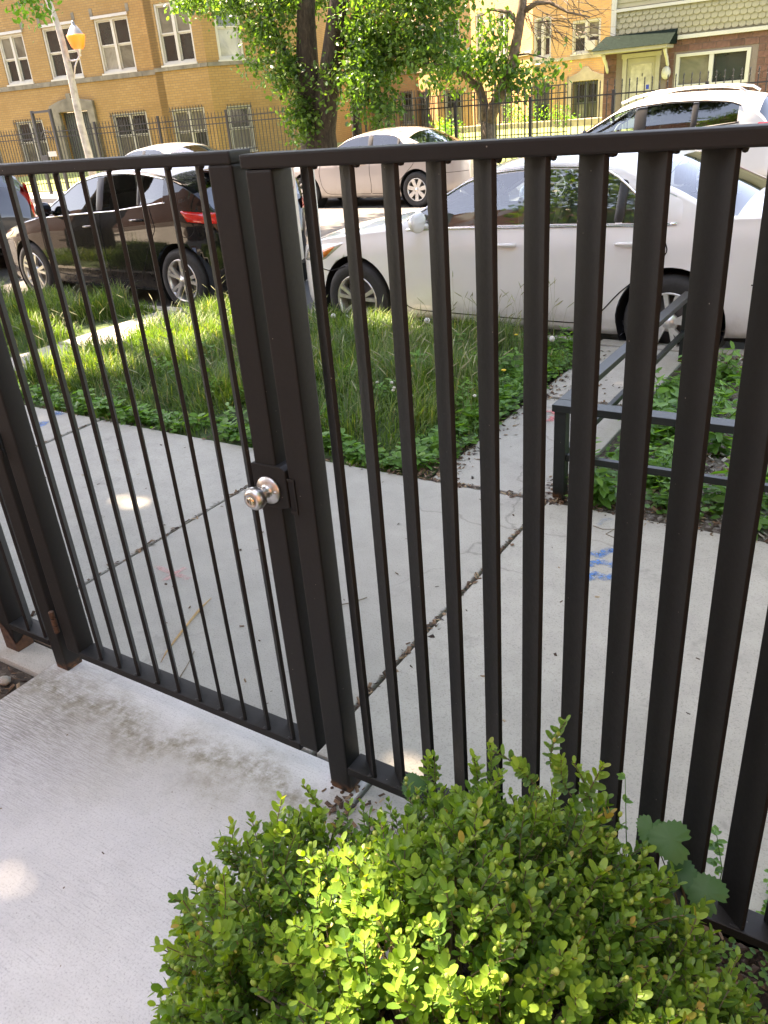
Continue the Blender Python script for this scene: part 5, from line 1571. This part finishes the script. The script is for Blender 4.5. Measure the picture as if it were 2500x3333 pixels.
def merge(parts):
    """parts: (V, F3, F4, t3, t4, m3, m4)"""
    o = 0; V = []; F3 = []; F4 = []; t3 = []; t4 = []; m3 = []; m4 = []
    for v, f3, f4, a3, a4, b3, b4 in parts:
        V.append(v)
        if len(f3): F3.append(f3+o); t3.append(a3); m3.append(b3)
        if len(f4): F4.append(f4+o); t4.append(a4); m4.append(b4)
        o += len(v)
    cat = lambda l, w=None: np.concatenate(l) if l else (np.empty((0, w), int) if w else np.empty(0))
    return np.concatenate(V), cat(F3, 3), cat(F4, 4), cat(t3), cat(t4), cat(m3), cat(m4)
def blobmesh(c, r, el=1.15):
    m = MB(); m.lathe([(0.0001, -r*el), (r*.72, -r*.72*el), (r, 0), (r*.72, r*.72*el), (.0001, r*el)], tuple(c), n=7)
    return np.array([tuple(v) for v in m.v]), np.array(m.f)
def box_sprig(g, long=False):
    n = int(g.integers(5, 8)) if not long else 11
    young = g.random() < .35
    V, F, t, st = shoot(n, g.uniform(.0085, .012), g.uniform(.0175, .0235), .54, .25, g.uniform(.05, .4), (.85 if young else g.uniform(.35, .65)), g, .9, 0.0, 'round')
    k = len(F[0]); parts = [(V, F[0], F[1], t[:k], t[k:], np.zeros(k), np.zeros(len(F[1])))]
    sv, sf = stem_tube(st, .0011)
    parts.append((sv, np.empty((0, 3), int), sf, np.empty(0), np.full(len(sf), .5), np.empty(0), np.full(len(sf), 2)))
    for _ in range(int(g.choice([0, 0, 1, 1, 2, 3]))):
        c = st[int(g.integers(len(st)//2, len(st)))]+g.normal(size=3)*.006+np.array([0, 0, .004])
        bv, bf = blobmesh(c, g.uniform(.0032, .0050), 1.4)
        parts.append((bv, np.empty((0, 3), int), bf, np.empty(0), np.full(len(bf), g.random()), np.empty(0), np.full(len(bf), 1)))
    if g.random() < .12:   # one dead leaf
        parts[0][3][:1] = 1.0; parts[0][4][:1] = 1.0
    return merge(parts)
gb = np.random.default_rng(21)
MATB = [M['box'], M['boxfruit'], M['twig']]
VAR = [box_sprig(gb) for _ in range(22)]+[box_sprig(gb, True) for _ in range(4)]
def mk(name, s_, mats): 
    V, F3, F4, t3, t4, m3, m4 = s_
    return np_mesh(name, V, [F3, F4], mats, np.concatenate([t3, t4]), np.concatenate([m3, m4]))
SM = [mk('sprig', v, MATB) for v in VAR]
BC = np.array([-.41, .66, .14]); BR = np.array([.475, .435, .405])
bush = thing('boxwood_bush', 'dense boxwood bush full of green capsules in front of the fence at the bottom', 'bush', (float(BC[0]), float(BC[1]), 0))
def dome(n, shell, g):
    u = g.normal(size=(n, 3)); u = u/np.linalg.norm(u, axis=1, keepdims=True)
    u[:, 2] = abs(u[:, 2])*1.0-.25*g.random(n); u = unit(u)
    lump = 1+.06*np.sin(u[:, 0]*7+1)+.06*np.sin(u[:, 1]*8+2)+.05*np.sin(u[:, 2]*9+u[:, 0]*5)
    p = BC+u*BR*(shell*lump)[:, None]
    nrm = unit(u/BR)
    return p, nrm
def mats_from(p, nrm, g, sc):
    n = len(p)
    d_ = unit(nrm*.75+np.array([0, 0, .75])+g.normal(size=(n, 3))*.33)
    a = unit(np.cross(d_, g.normal(size=(n, 3)))); b = np.cross(d_, a)
    Rm = np.stack([a, b, d_], 2)
    return Rm*sc[:, None, None]
g = gb
nO, nI_ = 2500, 1900
p1_, n1_ = dome(nO, g.uniform(.90, 1.03, nO), g)
p2_, n2_ = dome(nI_, g.uniform(.62, .90, nI_), g)
PP = np.concatenate([p1_, p2_]); NN = np.concatenate([n1_, n2_])
keep = (PP[:, 1] < 1.17) & (PP[:, 2] > .0) & (PP[:, 2] < .60+.25*(PP[:, 0]+.45)) & ~((PP[:, 0] < -.66) & (PP[:, 1] > .84))
PP, NN = PP[keep], NN[keep]
SCL = g.uniform(.68, 1.08, len(PP)); RM = mats_from(PP, NN, g, SCL)
idx = g.integers(0, 22, len(PP))
# a few long shoots standing proud
for (px, py, Y) in ((1755, 2440, .93), (1000, 2640, .80), (1400, 2540, .98), (1880, 2560, .95), (1560, 2520, 1.0), (860, 2760, .66), (720, 2980, .48)):
    q_ = np.array(at(px, py, Y)); 
    for j in range(3):
        PP = np.concatenate([PP, [q_+g.normal(size=3)*.012-np.array([0, 0, .05])]]); dd_ = unit(np.array([[g.normal()*.25, g.normal()*.2-.1, 1.0]]))
        a = unit(np.cross(dd_, g.normal(size=(1, 3)))); b = np.cross(dd_, a)
        RM = np.concatenate([RM, np.stack([a, b, dd_], 2)*.88]); idx = np.append(idx, 22+int(g.integers(0, 4))); NN = np.concatenate([NN, dd_])
vis = (np.array(CAM)-PP); dist = np.linalg.norm(vis, axis=1); facing = (unit(vis)*NN).sum(1)
score = dist-(facing > .1)*.6-(idx >= 22)*1.0
order = np.argsort(score)
top300 = order[:300]; rest = order[300:]
for k in top300:
    o = bpy.data.objects.new('sprig', SM[idx[k]]); C.objects.link(o); o.parent = bush
    m4_ = Matrix([list(RM[k][r_])+[0] for r_ in range(3)]+[[0, 0, 0, 1]])
    m4_.translation = Vector(PP[k])-bush.location
    o.matrix_local = m4_
def scatter(variants, PP, RM, idx, origin):
    parts = []
    for v in range(len(variants)):
        ks = np.where(idx == v)[0]
        if not len(ks): continue
        V, F3, F4, t3, t4, m3, m4 = variants[v]
        W_ = np.einsum('kij,vj->kvi', RM[ks], V)+PP[ks][:, None, :]-origin
        n = len(ks); o = (np.arange(n)*len(V))[:, None, None]
        dt = rng.normal(size=n)*.10
        parts.append((W_.reshape(-1, 3), (F3[None]+o).reshape(-1, 3), (F4[None]+o).reshape(-1, 4),
                      np.clip(t3[None]+dt[:, None], 0, 1).ravel(), np.clip(t4[None]+dt[:, None], 0, 1).ravel(), np.tile(m3, n), np.tile(m4, n)))
    return merge(parts)
put('foliage', mk('foliage', scatter(VAR, PP[rest], RM[rest], idx[rest], np.array(bush.location)), MATB), bush, kind='stuff')
bs = MB()
for k in range(60):
    a = R.uniform(0, 6.28); r_ = R.uniform(.2, .85); e = (BR[0]*r_*math.cos(a), BR[1]*r_*math.sin(a), .17+BR[2]*math.sqrt(max(0, 1-r_*r_))*.85)
    bs.tube([(R.uniform(-.05, .05), R.uniform(-.05, .05), -.03), (e[0]*.45+R.uniform(-.03, .03), e[1]*.45, e[2]*.5), e], [.006, .004, .002], 5)
bs.build('stems', M['twig'], bush, fix=False)

# low boxwood runner at the bottom right corner
lb2 = thing('boxwood_bush', 'low dark boxwood sprays at the bottom right corner below the bush', 'bush', (-.02, .70, -.02))
n = 120; PP2 = np.stack([g.uniform(-.12, .10, n), g.uniform(.52, .86, n), g.uniform(.0, .17, n)], 1); PP2[:, 2] *= np.clip(1.3-abs(PP2[:, 0])*6, .2, 1)
dd_ = unit(g.normal(size=(n, 3))*.5+np.array([.5, -.1, .5])); a = unit(np.cross(dd_, g.normal(size=(n, 3)))); b = np.cross(dd_, a)
put('foliage', mk('foliage', scatter(VAR, PP2, np.stack([a, b, dd_], 2), g.integers(0, 22, n), np.array(lb2.location)), MATB), lb2, kind='stuff')

# broad toothed leaves poking out by the fence
def toothed(r, g):
    pts = []; n = 46
    for k in range(n):
        a = 2*PI*k/n-PI/2
        lob = 1+.10*math.cos(3*(a-PI/2))
        notch = .55 if abs(((a+PI/2+PI) % (2*PI))-PI) < .16 else 1
        rr_ = r*lob*notch*(1.06 if k % 2 else .93)
        pts.append((rr_*math.cos(a), rr_*math.sin(a)))
    return pts
bwd = thing('broadleaf_weed', 'weed with broad toothed dark leaves between the boxwood and the fence at the right', 'weed', tuple(at(2270, 3000, 1.1)))
for px, py, Y, r_, tilt, azz in ((2185, 2735, 1.07, .036, .5, .3), (2215, 2848, 1.06, .033, .7, -.2), (2298, 2905, 1.05, .035, .55, .1), (2120, 2700, 1.08, .026, .6, .8), (2140, 2890, 1.04, .028, .8, .2)):
    q_ = at(px, py, Y)
    vd = (CAM-q_).normalized(); nrm = (vd*(1-tilt*.5)+Vector((math.sin(azz)*.4, -.2, tilt))).normalized()
    a = nrm.orthogonal().normalized(); a.rotate(Matrix.Rotation(azz*3, 3, nrm)); b = nrm.cross(a)
    poly = toothed(r_, g); V = [q_+nrm*(.004)-bwd.location]
    for x, y in poly: V.append(q_+a*x+b*y+nrm*(-(x*x+y*y)/r_*.25+.0015*math.sin(x*300))-bwd.location)
    n_ = len(poly)
    m = MB(); m.add([tuple(v) for v in V], [(0, i+1, (i+1) % n_+1) for i in range(n_)], 0, True)
    me = m.mesh('leaf', M['bigleaf'], fix=False); at_ = me.attributes.new('tint', 'FLOAT', 'FACE'); at_.data.foreach_set('value', np.full(len(me.polygons), R.random(), dtype=np.float32))
    put('leaf', me, bwd)
    MB().tube([q_-bwd.location, (q_-bwd.location)*.5+Vector((0, 0, -.03)), (0, .02, -.12)], .0012, 5).build('stem', M['twig'], bwd)
bw2 = thing('broadleaf_weed', 'single toothed dark leaf beside the post foot at the top left of the bush', 'weed', tuple(at(1340, 2600, 1.08)))
q_ = at(1345, 2555, 1.06); nrm = ((CAM-q_).normalized()+Vector((0, 0, .4))).normalized(); a = nrm.orthogonal().normalized(); b = nrm.cross(a); poly = toothed(.026, g)
m = MB(); m.add([tuple(q_+nrm*.003-bw2.location)]+[tuple(q_+a*x+b*y-nrm*(x*x+y*y)/.026*.2-bw2.location) for x, y in poly], [(0, i+1, (i+1) % len(poly)+1) for i in range(len(poly))], 0, True)
me = m.mesh('leaf', M['bigleaf'], fix=False); at_ = me.attributes.new('tint', 'FLOAT', 'FACE'); at_.data.foreach_set('value', np.full(len(me.polygons), .4, dtype=np.float32)); put('leaf', me, bw2)
MB().tube([q_-bw2.location, Vector((0, 0, -.12))], .0012, 5).build('stem', M['twig'], bw2)

# ------------------------------------------------------------------ weeds
def weed_variant(g, L, W_, gap, n):
    V, F, t, st = shoot(n, gap, L, W_, .35, .1, .75, g, .35, .35)
    k = len(F[0]); sv, sf = stem_tube(st, .0022)
    return merge([(V, F[0], F[1], t[:k], t[k:], np.zeros(k), np.zeros(len(F[1]))), (sv, np.empty((0, 3), int), sf, np.empty(0), np.full(len(sf), .3), np.empty(0), np.zeros(len(sf)))])
WV = [weed_variant(g, g.uniform(.045, .075), .42, g.uniform(.022, .034), int(g.integers(5, 9))) for _ in range(8)]
LV = [weed_variant(g, g.uniform(.028, .05), .62, g.uniform(.012, .02), int(g.integers(3, 5))) for _ in range(6)]
def weed_things(n, pts, variants, label, group, sc=(.8, 1.25), nstem=(3, 6)):
    metas = []
    for k in range(4):
        PPs = g.normal(size=(6, 3))*np.array([.02, .02, .0]); PPs[:, 2] = 0
        dd_ = unit(g.normal(size=(6, 3))*.28+np.array([0, 0, 1])); a = unit(np.cross(dd_, g.normal(size=(6, 3)))); b = np.cross(dd_, a)
        metas.append(scatter(variants, PPs, np.stack([a, b, dd_], 2)*g.uniform(.7, 1.1, 6)[:, None, None], g.integers(0, len(variants), 6), np.zeros(3)))
    ms = [mk('weed_plant', m_, M['weed']) for m_ in metas]
    for (x, y) in pts[:n]:
        o = put('weed_plant', ms[R.randrange(4)], None, (float(x), float(y), -.02), (0, 0, R.uniform(0, 6.28)))
        k = R.uniform(*sc); o.scale = (k, k, k)
        tag(o, label, 'weed', group)
def pick(n, x0, x1, y0, y1): return [(R.uniform(x0, x1), R.uniform(y0, y1)) for _ in range(n)]
bed = [(x, y) for x, y in pick(200, -1.10, 1.6, 3.14, 5.3) if (x < -.80+.12*math.sin(y*5) and y < 5.2) or y < 3.42+.1*math.sin(x*6) or (y < 3.75 and x < -.35) or (x < -.45 and 3.9 < y < 4.5)]
weed_things(120, bed, WV, 'leafy bright green weed growing inside the low guard rail', 'weeds in the guarded tree bed', (.65, 1.15))
edge = [(x, 3.12+.16*R.random()) for x in np.linspace(-5.4, -1.95, 46)]+[(-1.90-.14*R.random(), y) for y in np.linspace(3.3, 5.5, 26)]
weed_things(80, edge, LV, 'low broad-leaved weed along the pavement edge of the grass', 'weeds along the lawn edge', (.8, 1.5))
inn_ = pick(34, -4.6, -2.0, 3.3, 5.4)
weed_things(34, inn_, WV, 'leafy weed standing in the long grass', 'weeds in the long grass', (.6, 1.0))
def flat_leaves(name, n, x0, x1, y0, y1, L, z=0.0, mat='weed', mask=None, lift=.35):
    p = rng.random((n, 2))*np.array([x1-x0, y1-y0])+np.array([x0, y0])
    if mask: p = p[mask(p)]
    m = len(p); P = np.concatenate([p, z+rng.uniform(0, .05, (m, 1))], 1)
    D = rng.normal(size=(m, 3)); D[:, 2] = rng.uniform(-.1, lift, m); N = rng.normal(size=(m, 3))*.3+np.array([0, 0, 1]); Ls = rng.uniform(.6, 1.3, m)*L
    V, F, _ = leaves(P, D, N, Ls, Ls*.8)
    return put(name, np_mesh(name, V, F, M[mat], leaf_tint(rng.random(m)*.8, 'leaf')), kind='stuff')
flat_leaves('ground_cover', 3400, -5.5, -1.88, 3.08, 3.50, .03, mask=lambda p: (p[:, 1] < 3.2+.12*np.sin(p[:, 0]*4)+.10*np.sin(p[:, 0]*11)) & (np.sin(p[:, 0]*7+p[:, 1]*9) > -.7))
flat_leaves('ground_cover', 1800, -1.10, 2.0, 3.12, 3.42, .034, mask=lambda p: rng.random(len(p)) < .8)
flat_leaves('ground_cover', 1500, -1.10, -.72, 3.4, 5.2, .04)
flat_leaves('ground_cover', 1300, -2.12, -1.79, 3.2, 5.55, .035)
flat_leaves('clover_patch', 620, -.08, .30, .84, 1.26, .016, -.01)
flat_leaves('clover_patch', 420, -.02, .34, 1.30, 1.46, .016, .0)
flat_leaves('clover_patch', 260, .0, .14, .80, 1.0, .015, -.01)
def sprout(px, py0, py1, Y, n, label, s_=.016):
    q_ = at(px, py1, Y); top_ = at(px, py0, Y)
    t = thing('seedling', label, 'weed', (q_.x, Y, 0.0))
    hz = top_.z
    m = MB(); m.tube([(0, 0, -.02), (.006, 0, hz*.5), (top_.x-q_.x, 0, hz)], [.0014, .0011, .0007], 5); m.build('stem', M['weed'], t)
    P = []; D = []
    for k in range(n):
        f = .45+.55*k/max(1, n-1); a = k*2.4
        for j in (-.5, 0, .5): P.append(((top_.x-q_.x)*f, 0, hz*f)); D.append((math.cos(a+j*1.6), math.sin(a+j*1.6), .25))
    P, D = np.array(P, float), np.array(D, float); Ls = np.full(len(P), s_)*rng.uniform(.7, 1.2, len(P))
    V, F, _ = leaves(P, D, np.tile([0, 0, 1.0], (len(P), 1))+rng.normal(size=(len(P), 3))*.2, Ls, Ls*.6)
    put('leaves', np_mesh('leaves', V, F, M['weed'], leaf_tint(rng.random(len(P)), 'leaf')), t)
sprout(2035, 2530, 2760, 1.16, 5, 'thin trefoil seedling standing before the blades right of the bush top')
sprout(2330, 2700, 2900, 1.34, 8, 'leafy seedling between two blades behind the broad dark leaves', .022)
sprout(2010, 1460, 1590, 3.05, 5, 'seedling leaning on the lower guard rail', .03) if False else None

# dandelion clocks and clover heads in the long grass
for px, py, Y, lab in ((1390, 1043, 4.9, 'white dandelion clock standing tallest in front of the white car'), (1797, 1103, 5.2, 'dandelion clock near the kerb at the right end of the long grass'), (1085, 1028, 5.3, 'dandelion clock in sunlit grass by the front wheel of the white car')):
    q_ = at(px, py, Y); t = thing('dandelion', lab, 'dandelion', (q_.x, Y, 0))
    MB().tube([(.02, 0, 0), (.01, 0, q_.z*.5), (0, 0, q_.z)], .002, 5).build('stem', M['weed'], t)
    m = MB()
    for k in range(90):
        u = rng.normal(size=3); u /= np.linalg.norm(u); c = Vector((0, 0, q_.z)); e = c+Vector(u)*.02
        m.tube([c+Vector(u)*.003, e], .0004, 3, caps=False)
        s1 = Vector(u).orthogonal().normalized()*.006; s2 = Vector(u).cross(s1)
        m.add([e+s1, e+s2, e-s1, e-s2], [(0, 1, 2, 3)])
    m.build('seed_head', plain('seed_fluff', (.70, .70, .66), .9), t, fix=False)
cm = MB()
for px, py in ((1275, 1245), (1283, 1262), (1280, 1270), (1222, 1272), (1228, 1244), (1238, 1272), (1340, 1288), (1545, 1288)):
    q_ = at(px, py, 3.75 if px > 1260 else 3.9)
    cm = MB(); cm.tube([(0, 0, 0), (0, 0, q_.z)], .0013, 4); cm.lathe([(0, -.008), (.009, -.004), (.010, .003), (0, .010)], (0, 0, q_.z), n=8, mi=1)
    o = cm.build('clover_flower', [M['weed'], plain('white_clover', (.55, .56, .48), .9)], None, loc=(q_.x, q_.y, 0)); tag(o, 'small white clover head in the shaded grass', 'flower', 'white clover heads in the lawn')
for px, py in ((1335, 1192), (1680, 1090), (1495, 1101), (1640, 1206)):
    q_ = at(px, py, 4.2 if py > 1150 else 5.2)
    cm = MB(); cm.tube([(0, 0, 0), (0, 0, q_.z)], .0016, 4); cm.lathe([(0, -.004), (.013, 0), (.014, .005), (0, .007)], (0, 0, q_.z), n=10, mi=1)
    o = cm.build('dandelion', [M['weed'], plain('yellow_petals', (.62, .45, .03), .8)], None, loc=(q_.x, q_.y, 0)); tag(o, 'yellow dandelion flower open in the grass', 'flower', 'yellow dandelions in the lawn')

# ------------------------------------------------------------------ litter
def chips(name, pts, size, mats, zfun=lambda x, y: .0015, flat=.25):
    n = len(pts); p = np.array(pts)
    L = rng.uniform(.4, 1.4, n)*size; Wd = L*rng.uniform(.2, .6, n); az = rng.uniform(0, 2*PI, n)
    D = np.stack([np.cos(az), np.sin(az), rng.normal(size=n)*flat], 1); D = unit(D); N = np.tile([0, 0, 1.0], (n, 1))+rng.normal(size=(n, 3))*.3
    S_ = unit(np.cross(D, N)); U = np.cross(S_, D)
    P = np.concatenate([p, np.array([[zfun(x, y)] for x, y in pts])], 1)
    c = []
    for a, b, h in ((-.5, -.35, 0), (.4, -.5, 0), (.5, .4, 0), (-.35, .5, 0), (-.1, 0, .5)):
        c.append(P+D*(L*a)[:, None]+S_*(Wd*b)[:, None]+U*(Wd*h*.5+.001)[:, None])
    V = np.stack(c, 1).reshape(-1, 3); o = (np.arange(n)*5)[:, None]
    F3 = np.concatenate([o+np.array([[0, 1, 4]]), o+np.array([[1, 2, 4]]), o+np.array([[2, 3, 4]]), o+np.array([[3, 0, 4]])])
    t = rng.random(n)
    me = np_mesh(name, V, [F3], mats, np.tile(t, 4), smooth=False)
    return put(name, me, kind='stuff')
def chipmat(name, stops):
    t = NT(name); f = t.n('Attribute', _attribute_name='tint').outputs['Fac']
    return t.end(t.princ(t.ramp(f, stops), .9))
M['chip'] = chipmat('bark_chips', [(0, (.02, .012, .008)), (.5, (.075, .04, .022)), (.85, (.17, .10, .055)), (1, (.32, .25, .16))])
M['stonechip'] = chipmat('grey_stone_chips', [(0, (.06, .055, .05)), (.5, (.18, .17, .155)), (1, (.42, .40, .37))])
pts = []
for _ in range(900):          # mulch spilled at the lawn corner
    t_ = R.random(); x = -1.96+.20*R.random()+(.0 if t_ < .5 else -.1); y = 3.06+abs(R.gauss(0, .45)); pts.append((x+R.gauss(0, .05), y))
for _ in range(260): pts.append((-1.80+abs(R.gauss(0, .08)), R.uniform(3.1, 5.5)))
for _ in range(260): pts.append((-1.17+R.gauss(0, .045), R.uniform(3.05, 3.4)))
for _ in range(240): pts.append((R.uniform(-1.1, 1.5), 3.075+R.gauss(0, .018)))
for _ in range(220): pts.append((R.uniform(-5.6, -1.95), 3.08+R.gauss(0, .016)))
for x0 in (-1.195, -2.612, -4.205):
    for _ in range(170 if x0 > -2 else 120):
        y = R.uniform(1.32, 3.06); pts.append((x0+R.gauss(0, .006 if R.random() < .8 else .02), y))
for _ in range(150): pts.append((R.uniform(-1.8, -1.2), 3.08+R.gauss(0, .012)))
for _ in range(70): pts.append((R.uniform(-1.78, -1.2), 4.417+R.gauss(0, .03)))
for _ in range(60): pts.append((R.uniform(-1.75, -1.2), R.uniform(4.45, 4.9)))
for _ in range(70): pts.append((-.98+R.gauss(0, .05), 1.15+R.gauss(0, .06)))
chips('bark_litter', pts, .022, M['chip'], lambda x, y: .002)
pts = [(R.uniform(-4.2, 1.2), R.uniform(1.35, 3.0)) for _ in range(150)]
chips('path_grit', [(R.uniform(-2.2, -.7), R.uniform(-.6, 1.1)) for _ in range(46)], .009, M['chip'], lambda x, y: .002, .12)
chips('dry_leaf_scraps', pts, .016, M['chip'], lambda x, y: .002, .12)
chips('bark_mulch', [(R.uniform(-.66, .9), R.uniform(.1, 1.28)) for _ in range(4600)], .032, M['chip'], lambda x, y: -.018+.012*R.random(), .5)
chips('bed_gravel', [(R.uniform(-1.1, 1.6), R.uniform(3.1, 5.6)) for _ in range(6000)], .026, M['stonechip'], lambda x, y: .0+.01*R.random(), .5)
chips('bed_bark', [(R.uniform(-1.1, 1.6), R.uniform(3.1, 5.6)) for _ in range(5200)], .034, M['chip'], lambda x, y: .004+.01*R.random(), .4)
chips('soil_crumbs', [(R.uniform(-3.6, -2.29), R.uniform(.2, 1.15)) for _ in range(2200)], .022, M['chip'], lambda x, y: -.025+.015*R.random(), .6)
for k in range(34):           # rubble by the hinge post
    x, y = -2.32-abs(R.gauss(0, .28)), R.uniform(.55, 1.13)
    r_ = R.uniform(.012, .032); m = MB(); 
    u = [(R.uniform(.75, 1.2)) for _ in range(30)]
    P = []
    for i in range(5):
        ph = -PI/2+PI*i/4
        P.append([(r_*math.cos(ph)*math.cos(t_)*u[(i*6+j) % 30], r_*.8*math.cos(ph)*math.sin(t_)*u[(i*6+j+3) % 30], r_*.6*math.sin(ph)) for j, t_ in enumerate(list(np.linspace(0, 2*PI, 7)[:-1])+[0])])
    for row in P: row[-1] = row[0]
    m.grid(P); o = m.build('stone', [M['stone2'], M['curb'], M['redbrick']][R.choice((0, 1, 1, 1, 2)) if k > 1 else 2], None, loc=(x, y, -.012), rot=(0, 0, R.uniform(0, 6)), fix=True)
    tag(o, 'small rough stone lying in the soil left of the garden path', 'stone', 'stones in the rubble bed')
o = MB().tube([(-2.04, 1.78, .008), (-2.02, 1.70, .014), (-1.975, 1.55, .012), (-1.945, 1.45, .006), (-1.92, 1.40, .004)], [.0015, .005, .0045, .003, .001], 5).build('dry_grass_blade', plain('straw', (.32, .20, .08), .7), None)
tag(o, 'long dry straw-coloured blade lying on the pavement behind the gate', 'dry leaf')
for pts_, lab in (([(-1.86, 1.50, .004), (-1.82, 1.43, .01), (-1.80, 1.37, .004)], 'short brown twig beside the dry blade behind the gate'), ([(-.93, 2.93, .003), (-.88, 2.90, .012), (-.84, 2.93, .006), (-.86, 2.88, .004), (-.81, 2.86, .003)], 'curly dry stem on the pavement near the faint blue mark'),
                  ([(-1.58, 1.95, .003), (-1.53, 1.99, .006), (-1.50, 2.05, .003)], 'thin curved twig on the pavement behind the gate stile')):
    o = MB().tube(pts_, [.0018]*len(pts_), 5).build('twig', M['twig'], None); tag(o, lab, 'twig')

# ------------------------------------------------------------------ survey marks sprayed on the pavement
def stroke(name, paths, mat, w, label, z=.0045):
    V, F, E_ = [], [], []
    for path in paths:
        pts_ = []
        for (a, b) in zip(path[:-1], path[1:]):
            for k in range(6): pts_.append((a[0]+(b[0]-a[0])*k/6, a[1]+(b[1]-a[1])*k/6))
        pts_.append(path[-1]); b0_ = len(V); n = len(pts_)
        for i, p in enumerate(pts_):
            q0, q1 = pts_[max(0, i-1)], pts_[min(n-1, i+1)]
            dx, dy = q1[0]-q0[0], q1[1]-q0[1]; l = math.hypot(dx, dy) or 1; nx, ny = -dy/l, dx/l
            e = 0.0 if i in (0, n-1) else 1.0
            for s_, ev in ((-1, 0), (-.5, .7), (0, 1), (.5, .7), (1, 0)):
                V.append((p[0]+nx*w*s_*.5, p[1]+ny*w*s_*.5, z)); E_.append(ev*e)
        for i in range(n-1):
            for j in range(4): F.append((b0_+i*5+j, b0_+i*5+j+1, b0_+(i+1)*5+j+1, b0_+(i+1)*5+j))
        z += .0006
    me = bpy.data.meshes.new(name); me.from_pydata(V, [], F); me.materials.append(mat)
    a = me.attributes.new('edge', 'FLOAT', 'POINT'); a.data.foreach_set('value', np.array(E_, dtype=np.float32))
    o = put(name, me); tag(o, label, 'paint mark')
def gp_(px, py):
    v = at(px, py, 1.0)-CAM; k = -1.63/v.z; return (v.x*k, v.y*k)
stroke('spray_mark', [[gp_(505, 1845), gp_(560, 1868), gp_(622, 1888)], [gp_(608, 1850), gp_(570, 1868), gp_(530, 1896)]], M['pinkspray'], .034, 'pink-red spray-painted cross on the pavement behind the gate')
stroke('spray_mark', [[gp_(1918, 1800), gp_(1950, 1812), gp_(1985, 1790), gp_(2000, 1800)], [gp_(1910, 1845), gp_(1950, 1830), gp_(1985, 1838), gp_(2000, 1850)], [gp_(1915, 1895), gp_(1935, 1868), gp_(1965, 1885), gp_(2000, 1878)]], M['bluespray'], .05, 'bright blue spray-painted squiggle seen between the right-hand blades')
stroke('spray_mark', [[gp_(1945, 1712), gp_(1965, 1695), gp_(1998, 1690)]], M['paleblue'], .035, 'faint blue spray dash above the blue squiggle')
stroke('spray_mark', [[gp_(1775, 1340), gp_(1800, 1342), gp_(1812, 1352)], [gp_(1772, 1372), gp_(1795, 1370), gp_(1800, 1356)], [gp_(1700, 1350), gp_(1740, 1345), gp_(1775, 1340)]], M['redspray'], .05, 'red spray-painted loop on the crossing path beside the guard rail')
stroke('spray_mark', [[gp_(112, 1378), gp_(135, 1388), gp_(150, 1372)], [gp_(165, 1358), gp_(185, 1345), gp_(205, 1352)]], M['bluespray'], .07, 'blue spray-painted marks on the pavement at the far left edge')
